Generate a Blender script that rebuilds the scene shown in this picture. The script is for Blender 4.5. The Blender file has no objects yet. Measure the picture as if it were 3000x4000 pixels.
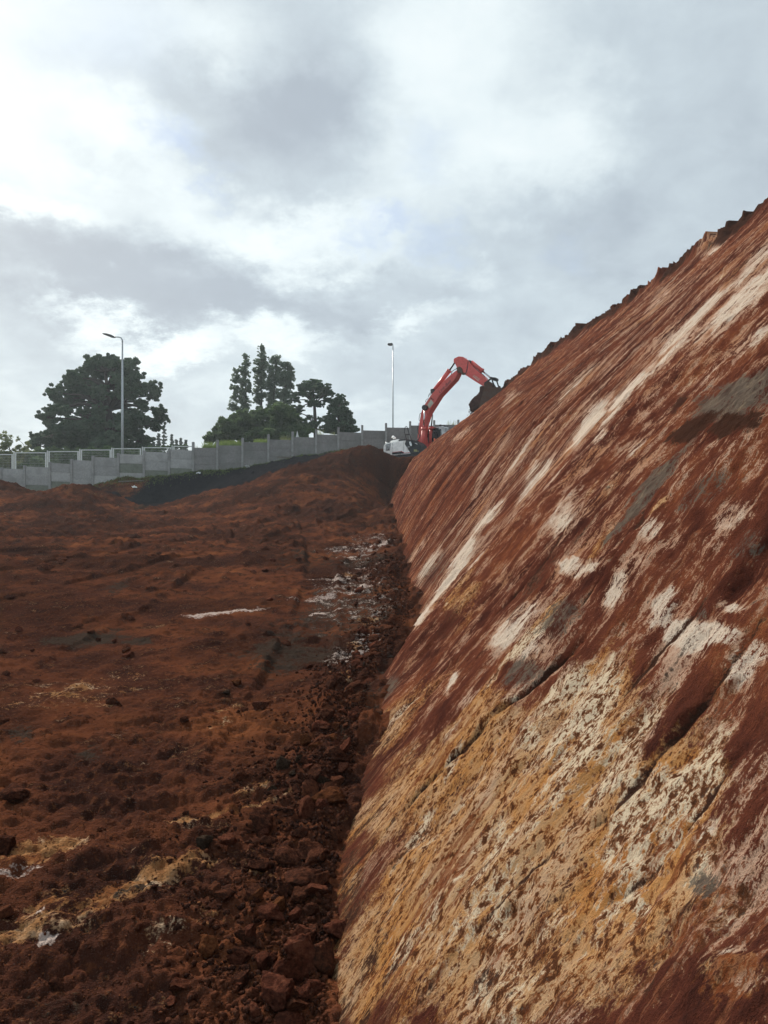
import bpy, bmesh, math, random
import numpy as np
from mathutils import Vector, Matrix, Euler
random.seed(7); RNG = np.random.default_rng(7)
R = math.radians
sc = bpy.context.scene
COL = sc.collection
F = 2889.0                                   # focal length in photo pixels (26 mm equivalent)

# ------------------------------------------------------------------ camera
cam = bpy.data.cameras.new('camera'); camo = bpy.data.objects.new('camera', cam); COL.objects.link(camo)
cam.sensor_fit = 'VERTICAL'; cam.sensor_height = 36.0; cam.sensor_width = 27.0; cam.lens = 26.0
cam.clip_start = 0.05; cam.clip_end = 6000
camo.location = (0, 0, 0); camo.rotation_euler = (R(90), 0, 0)
sc.camera = camo
sc.view_settings.view_transform = 'Standard'; sc.view_settings.look = 'None'
sc.view_settings.gamma = 1.0; sc.view_settings.exposure = 0.25
sc.render.film_transparent = False

# ------------------------------------------------------------------ sun and sky
SUN = Vector((-0.46, 0.74, 0.49)).normalized()
SUN_EL = math.asin(SUN.z); SUN_AZ = math.atan2(SUN.x, SUN.y)
sl = bpy.data.lights.new('sun', 'SUN'); sl.energy = 5.0; sl.angle = R(1.5); sl.color = (1.0, 0.91, 0.80)
so = bpy.data.objects.new('sun', sl); COL.objects.link(so)
so.rotation_euler = (-SUN).to_track_quat('-Z', 'Y').to_euler()

def pdir(px, py):
    return Vector(((px-1500)/F, 1.0, (2000-py)/F))

W = bpy.data.worlds.new('World'); sc.world = W; W.use_nodes = True
class NT:
    """small helper to write node trees compactly"""
    def __init__(s, nt): s.nt = nt; s.n = nt.nodes; s.l = nt.links
    def node(s, t, **kw):
        n = s.n.new(t)
        for k, v in kw.items(): setattr(n, k, v)
        return n
    def put(s, sock, v):
        if v is None: return
        if isinstance(v, bpy.types.NodeSocket): s.l.new(v, sock)
        elif isinstance(v, (tuple, list)) and len(v) == 3 and sock.type == 'RGBA': sock.default_value = (*v, 1)
        else: sock.default_value = v
    def math(s, op, a, b=None, c=None, clamp=False):
        n = s.node('ShaderNodeMath', operation=op, use_clamp=clamp)
        s.put(n.inputs[0], a); s.put(n.inputs[1], b); s.put(n.inputs[2], c); return n.outputs[0]
    def vmath(s, op, a, b=None, scale=None):
        n = s.node('ShaderNodeVectorMath', operation=op)
        s.put(n.inputs[0], a); s.put(n.inputs[1], b)
        if scale is not None: s.put(n.inputs['Scale'], scale)
        return n.outputs['Value'] if op in ('LENGTH', 'DOT_PRODUCT', 'DISTANCE') else n.outputs[0]
    def mr(s, v, a, b, c=0.0, d=1.0, smooth=True):
        n = s.node('ShaderNodeMapRange', interpolation_type='SMOOTHSTEP' if smooth else 'LINEAR', clamp=True)
        for i, q in enumerate((v, a, b, c, d)): s.put(n.inputs[i], q)
        return n.outputs[0]
    def mix(s, f, a, b, bt='MIX'):
        n = s.node('ShaderNodeMix', data_type='RGBA', blend_type=bt, clamp_factor=True)
        s.put(n.inputs[0], f); s.put(n.inputs[6], a); s.put(n.inputs[7], b); return n.outputs[2]
    def noise(s, vec, scale, detail=4.0, rough=0.55, dist=0.0, out=0):
        n = s.node('ShaderNodeTexNoise')
        s.put(n.inputs['Vector'], vec); n.inputs['Scale'].default_value = scale
        n.inputs['Detail'].default_value = detail; n.inputs['Roughness'].default_value = rough
        n.inputs['Distortion'].default_value = dist
        return n.outputs[out]
    def ramp(s, f, stops, interp='LINEAR'):
        n = s.node('ShaderNodeValToRGB'); cr = n.color_ramp; cr.interpolation = interp
        while len(cr.elements) < len(stops): cr.elements.new(0.5)
        for e, (p, c) in zip(cr.elements, stops): e.position = p; e.color = (*c, 1)
        s.put(n.inputs[0], f); return n.outputs[0]

t = NT(W.node_tree); t.n.clear()
out = t.node('ShaderNodeOutputWorld')
sky = t.node('ShaderNodeTexSky', sky_type='NISHITA', sun_disc=False)
sky.sun_elevation = SUN_EL; sky.sun_rotation = SUN_AZ
bgs = t.node('ShaderNodeBackground'); t.put(bgs.inputs[0], sky.outputs[0]); bgs.inputs[1].default_value = 0.10
tc = t.node('ShaderNodeTexCoord'); D = tc.outputs['Generated']
# clouds lie in a flat layer, so their pattern is laid out on a plane overhead and shrinks to the horizon
sep = t.node('ShaderNodeSeparateXYZ'); t.put(sep.inputs[0], D)
zz = t.math('ADD', t.math('MAXIMUM', sep.outputs[2], 0.0), 0.38)
comb = t.node('ShaderNodeCombineXYZ')
t.put(comb.inputs[0], t.math('DIVIDE', sep.outputs[0], zz)); t.put(comb.inputs[1], t.math('DIVIDE', sep.outputs[1], zz))
P = comb.outputs[0]
n1 = t.noise(P, 1.1, 8, 0.52, 0.3); n2 = t.noise(P, 3.2, 8, 0.55, 0.2)
wv = t.vmath('SCALE', t.vmath('SUBTRACT', t.noise(P, 2.6, 9, 0.66, out=1), (0.5, 0.5, 0.5)), scale=0.30)
DW = t.vmath('ADD', D, wv)
def blob(px, py, rx, ry, amp, first=None):
    c = pdir(px, py).normalized()
    v = t.vmath('MULTIPLY', t.vmath('SUBTRACT', DW, tuple(c)), (F/rx*1.05, 1.2, F/ry*1.05))
    g = t.mr(t.vmath('LENGTH', v), 1.0, 0.0, 0.0, amp)
    return g
val = t.math('MULTIPLY_ADD', n1, 0.40, 0.37)
val = t.math('ADD', val, t.math('MULTIPLY_ADD', n2, 0.46, -0.23))
val = t.math('ADD', val, t.math('MULTIPLY_ADD', t.noise(P, 8.5, 7, .6, .3), .34, -.17))
for b in [(120, 330, 520, 700, .25), (700, 60, 700, 200, .20), (1750, 150, 520, 420, .27), (2080, 640, 430, 360, .27),
          (850, 870, 420, 190, .26), (1280, 930, 560, 160, .26), (590, 1330, 360, 130, .50), (1060, 1330, 330, 110, .30),
          (1580, 1290, 260, 90, .26), (560, 560, 260, 200, .24), (150, 880, 330, 120, .30), (1500, 620, 420, 320, .16),
          (1830, 1110, 170, 90, .16), (250, 1560, 300, 200, .08), (2700, 850, 300, 200, .08), (1250, 1560, 700, 100, .10)]:
    val = t.math('ADD', val, blob(*b))
for b in [(1180, 420, 520, 420, .27), (2900, 420, 600, 900, .17), (2250, 1000, 700, 330, .15), (500, 1130, 800, 190, .22),
          (1300, 1180, 760, 170, .22), (150, 1180, 500, 260, .10), (760, 1010, 300, 160, .10), (1900, 1430, 600, 200, .08), (300, 1690, 1000, 140, .08)]:
    val = t.math('SUBTRACT', val, blob(*b))
cl = t.ramp(t.mr(val, 0.03, 1.06, smooth=False), [(0.0, (.33, .37, .42)), (0.28, (.39, .445, .50)), (0.50, (.53, .605, .65)), (0.74, (.74, .82, .84)), (1.0, (.90, .945, .94))])
gap = blob(720, 575, 190, 120, .9)
for b in [(1560, 880, 170, 90, .8), (1700, 960, 190, 110, .55), (1440, 920, 120, 80, .6), (400, 100, 330, 260, .38), (1700, 580, 200, 140, .35), (2180, 1060, 160, 100, .25)]:
    gap = t.math('MAXIMUM', gap, blob(*b))
cl = t.mix(t.math('MULTIPLY', gap, .75), cl, (.44, .55, .75))
bgc = t.node('ShaderNodeBackground'); t.put(bgc.inputs[0], cl); t.put(bgc.inputs[1], t.mr(sep.outputs[1], .1, -.5, .98, 1.12))
mx = t.node('ShaderNodeMixShader'); mx.inputs[0].default_value = 0.93
t.l.new(bgs.outputs[0], mx.inputs[1]); t.l.new(bgc.outputs[0], mx.inputs[2]); t.l.new(mx.outputs[0], out.inputs[0])

# ------------------------------------------------------------------ numpy noise
def _h(ix, iy, seed):
    n = (ix.astype(np.int64)*374761393 + iy.astype(np.int64)*668265263 + seed*1442695041) & 0xffffffff
    n = ((n ^ (n >> 13))*1274126177) & 0xffffffff
    n = ((n ^ (n >> 16))*2246822519) & 0xffffffff
    return (n ^ (n >> 15)) & 0xffffffff
def gn(x, y, seed=0):
    ix = np.floor(x); iy = np.floor(y); fx = x-ix; fy = y-iy
    ux = fx*fx*fx*(fx*(fx*6-15)+10); uy = fy*fy*fy*(fy*(fy*6-15)+10)
    def g(ox, oy):
        a = _h(ix+ox, iy+oy, seed)*(2*np.pi/4294967296.0)
        return np.cos(a)*(fx-ox)+np.sin(a)*(fy-oy)
    a = g(0, 0); b = g(1, 0); c = g(0, 1); d = g(1, 1)
    return ((a+(b-a)*ux)*(1-uy)+(c+(d-c)*ux)*uy)*1.45
def fbm(x, y, octv=4, seed=0, gain=.5):
    r = 0; a = 1; s = 0
    for k in range(octv):
        r = r+a*gn(x*2**k+k*17.3, y*2**k-k*9.1, seed+k*31); s += a; a *= gain
    return r/s
def clods(x, y, seed=0, dens=1.0):
    """round lumps of random size scattered over cells, height 0..1"""
    ix = np.floor(x); iy = np.floor(y); h = np.zeros_like(x)
    for ox in (-1, 0, 1):
        for oy in (-1, 0, 1):
            a = _h(ix+ox, iy+oy, seed); u = (a & 0xffff)/65535.; v = ((a >> 16) & 0xffff)/65535.
            r = _h(ix+ox, iy+oy, seed+77)/4294967296.0
            rad = np.where(r < dens, .25+.6*r/max(dens, .01), 0.02)
            d2 = ((ix+ox+u-x)**2+(iy+oy+v-y)**2)/rad**2
            h = np.maximum(h, np.sqrt(np.clip(1-d2, 0, 1))*rad)
    return h
def sstep(a, b, x):
    q = np.clip((x-a)/(b-a), 0, 1); return q*q*(3-2*q)

# ------------------------------------------------------------------ large forms of the ground
def un(px, py, Y):
    return ((px-1500)/F*Y, Y, (2000-py)/F*Y)
TOE = np.array([(-8, -.30, -1.6), (0, -.22, -1.6), (2.3, -.18, -1.6), (3.1, -.22, -1.6), (4.1, -.19, -1.6), (6.6, -.11, -1.6), (9.2, .22, -1.61), (11, .46, -1.60),
                (14, .43, -1.47), (20, .39, -1.14), (25, .41, -.85), (32, .32, -.28), (43, .19, .52)])
CRX = np.array([(-8, 9.8), (17.8, 9.25), (21.6, 8.9), (25.4, 8.65), (30.1, 7.85), (34.5, 7.6), (41.9, 7.27), (43, 7.2), (60, 7.0)])
CZ = 7.4
YE = 43.0
def toe(Y): return np.interp(Y, TOE[:, 0], TOE[:, 1]), np.interp(Y, TOE[:, 0], TOE[:, 2])
def slope(Y, q):
    """smooth slope surface; q in 0..1 from toe to crest"""
    Yc = np.minimum(Y, YE); tx, tz = toe(Yc); cx = np.interp(Yc, CRX[:, 0], CRX[:, 1])
    x = tx+(cx-tx)*q; z = tz+(CZ-tz)*q
    c = .35+.80*sstep(7, 22, Yc)
    b = c*np.sin(np.pi*np.clip(q, 0, 1))*(1-np.clip(q, 0, 1))
    x = x-.72*b; z = z+.69*b
    x = x+np.maximum(Y-YE, 0)*3.2
    return x, z
CP = []
def cp(px, py, Y): CP.append(un(px, py, Y))
def wallY(px): return 46+(px+88)/1973*7
for px, py in [(-400, 1960), (0, 1925), (100, 1935), (200, 1925), (285, 1917), (364, 1905), (463, 1882), (563, 1876), (661, 1862), (755, 1850), (850, 1842), (948, 1829),
               (1049, 1814), (1143, 1793), (1235, 1786), (1322, 1770), (1415, 1760), (1508, 1758), (1700, 1745), (1850, 1730)]:
    cp(px, py, wallY(px)-.15); cp(px, py+2, wallY(px)+2.5)
for c in [(-400, 1850, 38), (-200, 1868, 38), (0, 1886, 38), (60, 1903, 38), (105, 1930, 38), (180, 1946, 38), (225, 1906, 38), (300, 1897, 38), (380, 1912, 38), (470, 1950, 38), (560, 1988, 38),
          (0, 1945, 42), (200, 1955, 42), (400, 1950, 42.5), (550, 1984, 42.5), (470, 1965, 42),
          (700, 1962, 40.5), (850, 1930, 41), (1000, 1880, 42), (1150, 1835, 43), (1290, 1790, 44), (1380, 1754, 45), (1450, 1750, 45.5),
          (1500, 1778, 45), (1560, 1792, 44.3), (1630, 1790, 44), (1500, 1830, 43.5), (1560, 1830, 43.3), (1440, 1850, 42.5),
          (1510, 1900, 42.5), (1460, 1925, 41.5), (1500, 1955, 41.5), (1380, 1900, 40),
          (0, 1985, 33), (250, 1990, 33), (600, 2030, 33), (850, 2000, 34), (1050, 1960, 35), (1250, 1925, 36), (1400, 1965, 35),
          (0, 2060, 27), (300, 2075, 27), (650, 2085, 27), (950, 2060, 28), (1200, 2050, 28), (1420, 2065, 28),
          (-400, 2000, 33), (-400, 2080, 26),
          (0, 2140, 20.5), (500, 2150, 20), (1000, 2155, 20), (1400, 2165, 20),
          (0, 2285, 13.5), (600, 2300, 13.5), (1200, 2330, 13), (0, 2460, 9.5), (900, 2500, 9.2), (0, 2740, 6.1), (900, 2790, 5.9)]:
    cp(*c)
for Y, x, z in TOE: CP.append((x+.1, Y, z-.04)); CP.append((x+3, Y, z-.05))
for x in (-8, -4, -1): 
    for y in (-8, -3, 0, 3): CP.append((x, y, -1.6+.03*(x % 3)))
for x, y, z in [(-20, 0, -1.4), (-20, 12, -1.0), (-30, 20, -.3), (-40, 5, -1), (-45, 30, 1.2), (-60, 45, 1.6), (-60, 20, .5), (0.8, 47, 2.35), (2.6, 46.3, 2.35), (4.2, 45.2, 2.4), (2, 48.5, 2.6), (5, 47.5, 2.6), (0, 46.3, 2.4),
                (9, 47, 3.5), (16, 52, 4.4), (30, 50, 4.5), (40, 30, 3), (40, 0, 0), (-70, 62, 2.3), (-30, 62, 2.2), (0, 62, 2.6), (30, 62, 3), (60, 62, 3)]: CP.append((x, y, z))
CP = np.array(CP)
def tps_fit(P, lam=.02):
    d = np.hypot(P[:, None, 0]-P[None, :, 0], P[:, None, 1]-P[None, :, 1])
    K = np.where(d > 0, d*d*np.log(d+1e-12), 0)+lam*np.eye(len(P))
    A = np.c_[np.ones(len(P)), P[:, :2]]
    M = np.block([[K, A], [A.T, np.zeros((3, 3))]])
    return np.linalg.solve(M, np.r_[P[:, 2], 0, 0, 0])
TW = tps_fit(CP)
def tps(x, y):
    sh = x.shape; x = x.ravel(); y = y.ravel(); r = np.empty_like(x)
    for i in range(0, len(x), 40000):
        xx = x[i:i+40000, None]; yy = y[i:i+40000, None]
        d2 = (xx-CP[None, :, 0])**2+(yy-CP[None, :, 1])**2
        r[i:i+40000] = (.5*d2*np.log(d2+1e-12))@TW[:-3]+TW[-3]+TW[-2]*xx[:, 0]+TW[-1]*yy[:, 0]
    return r.reshape(sh)
# sample the smooth form once on a regular grid and interpolate
GX = np.linspace(-75, 45, 601); GY = np.linspace(-10, 64, 371)
GZ = tps(*np.meshgrid(GX, GY)); GZ = np.clip(GZ, -2.0, 6.0)
def base_z(x, y):
    fx = np.clip((x-GX[0])/(GX[1]-GX[0]), 0, len(GX)-1.001); fy = np.clip((y-GY[0])/(GY[1]-GY[0]), 0, len(GY)-1.001)
    ix = fx.astype(int); iy = fy.astype(int); ux = fx-ix; uy = fy-iy
    z = (GZ[iy, ix]*(1-ux)+GZ[iy, ix+1]*ux)*(1-uy)+(GZ[iy+1, ix]*(1-ux)+GZ[iy+1, ix+1]*ux)*uy
    far = sstep(54, 64, y)
    return z*(1-far)+2.4*far
def fz(x, y): return float(base_z(np.array([float(x)]), np.array([float(y)]))[0])
def fhit(px, py, y0=1.2):
    """where the line of sight through a photo pixel meets the pit floor"""
    Y = np.exp(np.linspace(math.log(y0), math.log(60), 6000))
    d = base_z((px-1500)/F*Y, Y)-(2000-py)/F*Y
    k = int(np.argmax(d > 0))
    if d[k] <= 0: k = 5999
    return (px-1500)/F*Y[k], Y[k]
QY = np.exp(np.linspace(math.log(1.0), math.log(43), 900)); QQ = np.linspace(0, 1, 700)
_Y, _Q = np.meshgrid(QY, QQ, indexing='ij'); _X, _Z = slope(_Y, _Q)
_PX = 1500+F*_X/_Y; _PY = 2000-F*_Z/_Y
def shit(px, py):
    """where the line of sight meets the cut slope, as (Y, metres up the slope)"""
    k = int(np.argmin((_PX-px)**2+(_PY-py)**2)); i, j = divmod(k, len(QQ))
    return QY[i], QQ[j]*10.5

def patch_mask(U, V, hit, lst, wobble, nsc=2.0, soft=.42):
    """stains: ellipses given by centre, half axis and half width, warped by noise"""
    m = np.zeros_like(U)
    for k, (cx, cy, ax, ay, w, s) in enumerate(lst):
        L = math.hypot(ax, ay); nx, ny = -ay/L*w, ax/L*w
        p0 = np.array(hit(cx, cy)); 
        a = (np.array(hit(cx+ax, cy+ay))-np.array(hit(cx-ax, cy-ay)))/2
        b = (np.array(hit(cx+nx, cy+ny))-np.array(hit(cx-nx, cy-ny)))/2
        det = a[0]*b[1]-a[1]*b[0]
        if abs(det) < 1e-7: continue
        ext = 2.5*(np.abs(a)+np.abs(b))
        sel = (np.abs(U-p0[0]) < ext[0]) & (np.abs(V-p0[1]) < ext[1])
        if not sel.any(): continue
        du = U[sel]-p0[0]; dv = V[sel]-p0[1]
        p = (du*b[1]-dv*b[0])/det; q = (dv*a[0]-du*a[1])/det
        p = p+wobble*fbm(p*nsc+k*3.7, q*nsc, 4, k+5, .6); q = q+wobble*fbm(p*nsc, q*nsc+k*7.1, 4, k+55, .6)
        r = np.hypot(p, q)
        m[sel] = np.maximum(m[sel], s*(1-sstep(soft, 1.4, r)))
    return m

def grid_mesh(name, X, Y, Z, mat, attrs=None, vec=None, flip=False):
    nr, nc = X.shape
    me = bpy.data.meshes.new(name)
    co = np.stack([X, Y, Z], -1).reshape(-1, 3).astype(np.float32)
    idx = np.arange(nr*nc).reshape(nr, nc)
    f = np.stack([idx[:-1, :-1], idx[:-1, 1:], idx[1:, 1:], idx[1:, :-1]], -1).reshape(-1, 4)
    if flip: f = f[:, ::-1]
    me.vertices.add(len(co)); me.vertices.foreach_set('co', co.ravel())
    me.loops.add(f.size); me.loops.foreach_set('vertex_index', f.ravel().astype(np.int32))
    me.polygons.add(len(f)); me.polygons.foreach_set('loop_start', np.arange(0, f.size, 4, dtype=np.int32))
    me.polygons.foreach_set('loop_total', np.full(len(f), 4, np.int32))
    me.update(calc_edges=True)
    me.polygons.foreach_set('use_smooth', np.ones(len(f), bool))
    if attrs is not None:
        a = me.attributes.new('mask', 'FLOAT_COLOR', 'POINT'); a.data.foreach_set('color', attrs.reshape(-1, 4).astype(np.float32).ravel())
    if vec is not None:
        a = me.attributes.new('suv', 'FLOAT_VECTOR', 'POINT'); a.data.foreach_set('vector', vec.reshape(-1, 3).astype(np.float32).ravel())
    me.materials.append(mat)
    o = bpy.data.objects.new(name, me); COL.objects.link(o); return o

def new_mat(name, rough=.9, spec=.3):
    m = bpy.data.materials.new(name); m.use_nodes = True; t = NT(m.node_tree)
    b = m.node_tree.nodes['Principled BSDF']; b.inputs['Roughness'].default_value = rough
    b.inputs['Specular IOR Level'].default_value = spec
    return m, t, b
def bump(t, b, h, strength, dist):
    n = t.node('ShaderNodeBump'); n.inputs['Strength'].default_value = strength; n.inputs['Distance'].default_value = dist
    t.put(n.inputs['Height'], h); t.put(b.inputs['Normal'], n.outputs[0])
def attr(t, name, o='Vector'):
    n = t.node('ShaderNodeAttribute', attribute_name=name); return n
# ------------------------------------------------------------------ soil materials
def mat_slope():
    m, t, b = new_mat('cut_clay', 1.0, 0.0)
    uv = attr(t, 'suv').outputs['Vector']; ma = attr(t, 'mask')
    s = t.node('ShaderNodeSeparateColor'); t.put(s.inputs[0], ma.outputs['Color'])
    OC, PA, GR, DK = s.outputs[0], s.outputs[1], s.outputs[2], ma.outputs['Alpha']
    sy = t.node('ShaderNodeSeparateXYZ'); t.put(sy.inputs[0], uv); FAR = t.mr(sy.outputs[2], 4, 13)
    def st(a, bb, off=0): return t.vmath('ADD', t.vmath('MULTIPLY', uv, (a, bb, 0)), (off, off*.7, off))
    def c(n, k=1.0): return t.math('MULTIPLY_ADD', n, k*2.3, -k*1.15)
    def add(*a):
        r = a[0]
        for q in a[1:]: r = t.math('ADD', r, q)
        return r
    def nf(a, bb): return t.math('ADD', t.math('MULTIPLY', a, t.math('SUBTRACT', 1.0, FAR)), t.math('MULTIPLY', bb, FAR))
    f1 = t.noise(st(1.6, 1.0), 1, 8, .66, .2)
    f2 = t.math('MULTIPLY_ADD', t.noise(st(3.4, .30, 7), 1, 3, .6), .5, t.math('MULTIPLY', t.noise(st(12, .42, 8), 1, 3, .7), .62)); f2 = t.math('SUBTRACT', f2, .06)                      # long streaks of the far face
    f2n = t.noise(st(6, 4.6, 17), 1, 8, .66, .2)                   # blotches of the near face
    f3 = t.noise(st(1.1, .8, 3), 1, 6, .62)
    f5 = nf(t.noise(st(27, 3.0, 27), 1, 6, .65), t.noise(st(30, .9, 29), 1, 4, .75)); ln = t.noise(st(70, 3.2, 33), 1, 2, .6)
    fine = t.noise(st(85, 60, 5), 1, 6, .72); grn = t.noise(st(230, 200, 15), 1, 3, .7); fl = t.noise(st(66, 54, 9), 1, 4, .6, .5)
    ST = nf(f2n, f2)
    base = t.ramp(add(f1, c(ST, .35), c(fine, .25)), [(.22, (.036, .015, .012)), (.38, (.076, .025, .017)), (.52, (.122, .039, .023)), (.66, (.195, .064, .029)), (.82, (.27, .115, .055))])
    base = t.mix(t.mr(add(f3, c(f5, .5)), .54, .68, 0, .75), base, (.045, .017, .013))
    base = t.mix(t.mr(add(ST, c(f5, .7)), .54, .66, 0, .6), base, (.24, .090, .045))
    base = t.mix(t.mr(add(fine, c(grn, .25)), .50, .68, 0, .65), base, (.030, .011, .008))
    pn = add(PA, t.math('MULTIPLY', FAR, .06), c(ln, .45), c(ST, 1.9), c(f5, 1.4), c(fine, 1.3), c(grn, .7), c(f3, .6))
    pm = t.mr(pn, .46, .76)
    pc = t.ramp(f3, [(.35, (.36, .21, .135)), (.5, (.43, .29, .21)), (.65, (.34, .16, .08))])
    pc = t.mix(t.mr(add(PA, c(ST, .8)), .7, 1.05), pc, (.56, .47, .38))
    pc = t.mix(t.mr(add(fine, c(grn, .3)), .48, .70, 0, .6), pc, (.24, .10, .05))
    col = t.mix(pm, base, pc)
    col = t.mix(t.mr(add(c(f5, 1.0), c(fine, .8), c(f2n, .5)), .25, .5, 0, .6), col, (.055, .022, .016))
    ocn = t.noise(st(3.2, 2.4, 13), 1, 7, .65)
    oc = t.ramp(ocn, [(.30, (.42, .29, .20)), (.45, (.43, .265, .14)), (.56, (.41, .20, .07)), (.68, (.32, .125, .035))])
    oc = t.mix(t.mr(add(PA, c(ST, 1.5), c(fl, .7), c(fine, .6), c(ocn, .8)), .36, .74), oc, (.56, .46, .33))
    ocf = add(c(fl, 1.3), c(fine, .9), c(grn, .5), c(t.noise(st(23, 18, 31), 1, 5, .62), 1.2), c(f2n, .6))
    oc = t.mix(t.mr(ocf, -.06, .22, 0, .9), oc, (.18, .058, .017)); oc = t.mix(t.mr(ocf, .26, .50, 0, .9), oc, (.065, .025, .013))
    oc = t.mix(t.mr(add(t.noise(st(1.3, .9, 41), 1, 7, .65), c(f5, .5)), .53, .66, 0, .75), oc, (.17, .052, .022))
    om = t.mr(add(OC, c(f1, 1.1), c(ST, .8), c(fl, .5), c(fine, .6)), .38, .70)
    col = t.mix(om, col, oc)
    gm = t.mr(add(GR, c(ST, 1.1), c(fine, 1.0), c(f5, .7), c(grn, .4)), .42, .82, 0, .92)
    gc = t.ramp(t.noise(st(14, 9, 2), 1, 6, .66), [(.35, (.062, .047, .038)), (.55, (.115, .095, .076)), (.68, (.17, .135, .092))])
    col = t.mix(gm, col, gc)
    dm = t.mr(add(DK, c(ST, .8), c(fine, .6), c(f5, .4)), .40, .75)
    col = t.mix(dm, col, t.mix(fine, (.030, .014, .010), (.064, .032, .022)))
    t.put(b.inputs['Base Color'], col)
    h = add(t.math('MULTIPLY', fine, .8), t.math('MULTIPLY', grn, .4), t.math('MULTIPLY', ST, .9), t.math('MULTIPLY', f5, .9))
    bump(t, b, h, .9, .026)
    return m
def mat_floor():
    m, t, b = new_mat('loose_soil', 1.0, 0.0)
    g = t.node('ShaderNodeNewGeometry').outputs['Position']; ma = attr(t, 'mask')
    s = t.node('ShaderNodeSeparateColor'); t.put(s.inputs[0], ma.outputs['Color'])
    OC, WH, GR, DK = s.outputs[0], s.outputs[1], s.outputs[2], ma.outputs['Alpha']
    G2 = t.vmath('MULTIPLY', g, (1, 1, .4))
    a = t.noise(G2, .7, 6, .62); c = t.noise(G2, 4, 6, .65); f = t.noise(g, 28, 5, .65); f4 = t.noise(g, 90, 3, .6)
    col = t.ramp(a, [(.30, (.030, .0140, .0105)), (.42, (.060, .0240, .0160)), (.55, (.110, .0390, .0200)), (.70, (.185, .066, .027))])
    col = t.mix(t.mr(t.noise(G2, .22, 5, .65), .46, .56, 0, .75), col, (.030, .0135, .0100))
    col = t.mix(t.mr(c, .48, .62, 0, .7), col, (.026, .0130, .0105))
    col = t.mix(t.mr(f, .52, .66, 0, .5), col, (.15, .055, .024))
    col = t.mix(t.mr(f4, .62, .75, 0, .3), col, (.19, .085, .045))
    def mm(M, k=.7, lo=.42, hi=.85): return t.mr(t.math('ADD', t.math('MULTIPLY_ADD', f4, 1.2, -.6), t.math('ADD', M, t.math('ADD', t.math('MULTIPLY_ADD', c, k*3.2, -k*1.6), t.math('MULTIPLY_ADD', f, 1.8, -.9)))), lo, hi)
    oc = t.ramp(t.noise(G2, 6, 5, .6), [(.35, (.17, .068, .028)), (.5, (.31, .16, .070)), (.66, (.46, .33, .22))])
    col = t.mix(mm(OC, .9), col, oc)
    col = t.mix(mm(GR, .6, .36, .75), col, t.mix(f, (.022, .015, .011), (.064, .047, .036)))
    col = t.mix(t.math('MULTIPLY', mm(WH, .8), t.mr(WH, .02, .25)), col, (.42, .34, .30))
    col = t.mix(mm(DK, .3, .42, .58), col, t.mix(c, (.009, .010, .012), (.022, .022, .025)))
    ga = attr(t, 'suv'); sg = t.node('ShaderNodeSeparateXYZ'); t.put(sg.inputs[0], ga.outputs['Vector'])
    col = t.mix(t.math('MULTIPLY', mm(sg.outputs[0], .8), t.mr(sg.outputs[0], .02, .2)), col, t.mix(f, (.022, .026, .012), (.06, .066, .026)))
    t.put(b.inputs['Base Color'], col)
    h = t.math('ADD', t.math('MULTIPLY', f, .7), t.math('MULTIPLY', f4, .35)); h = t.math('ADD', h, t.math('MULTIPLY', c, .8))
    bump(t, b, h, 1.0, .05)
    return m
M_SLOPE = mat_slope(); M_FLOOR = mat_floor()

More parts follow.
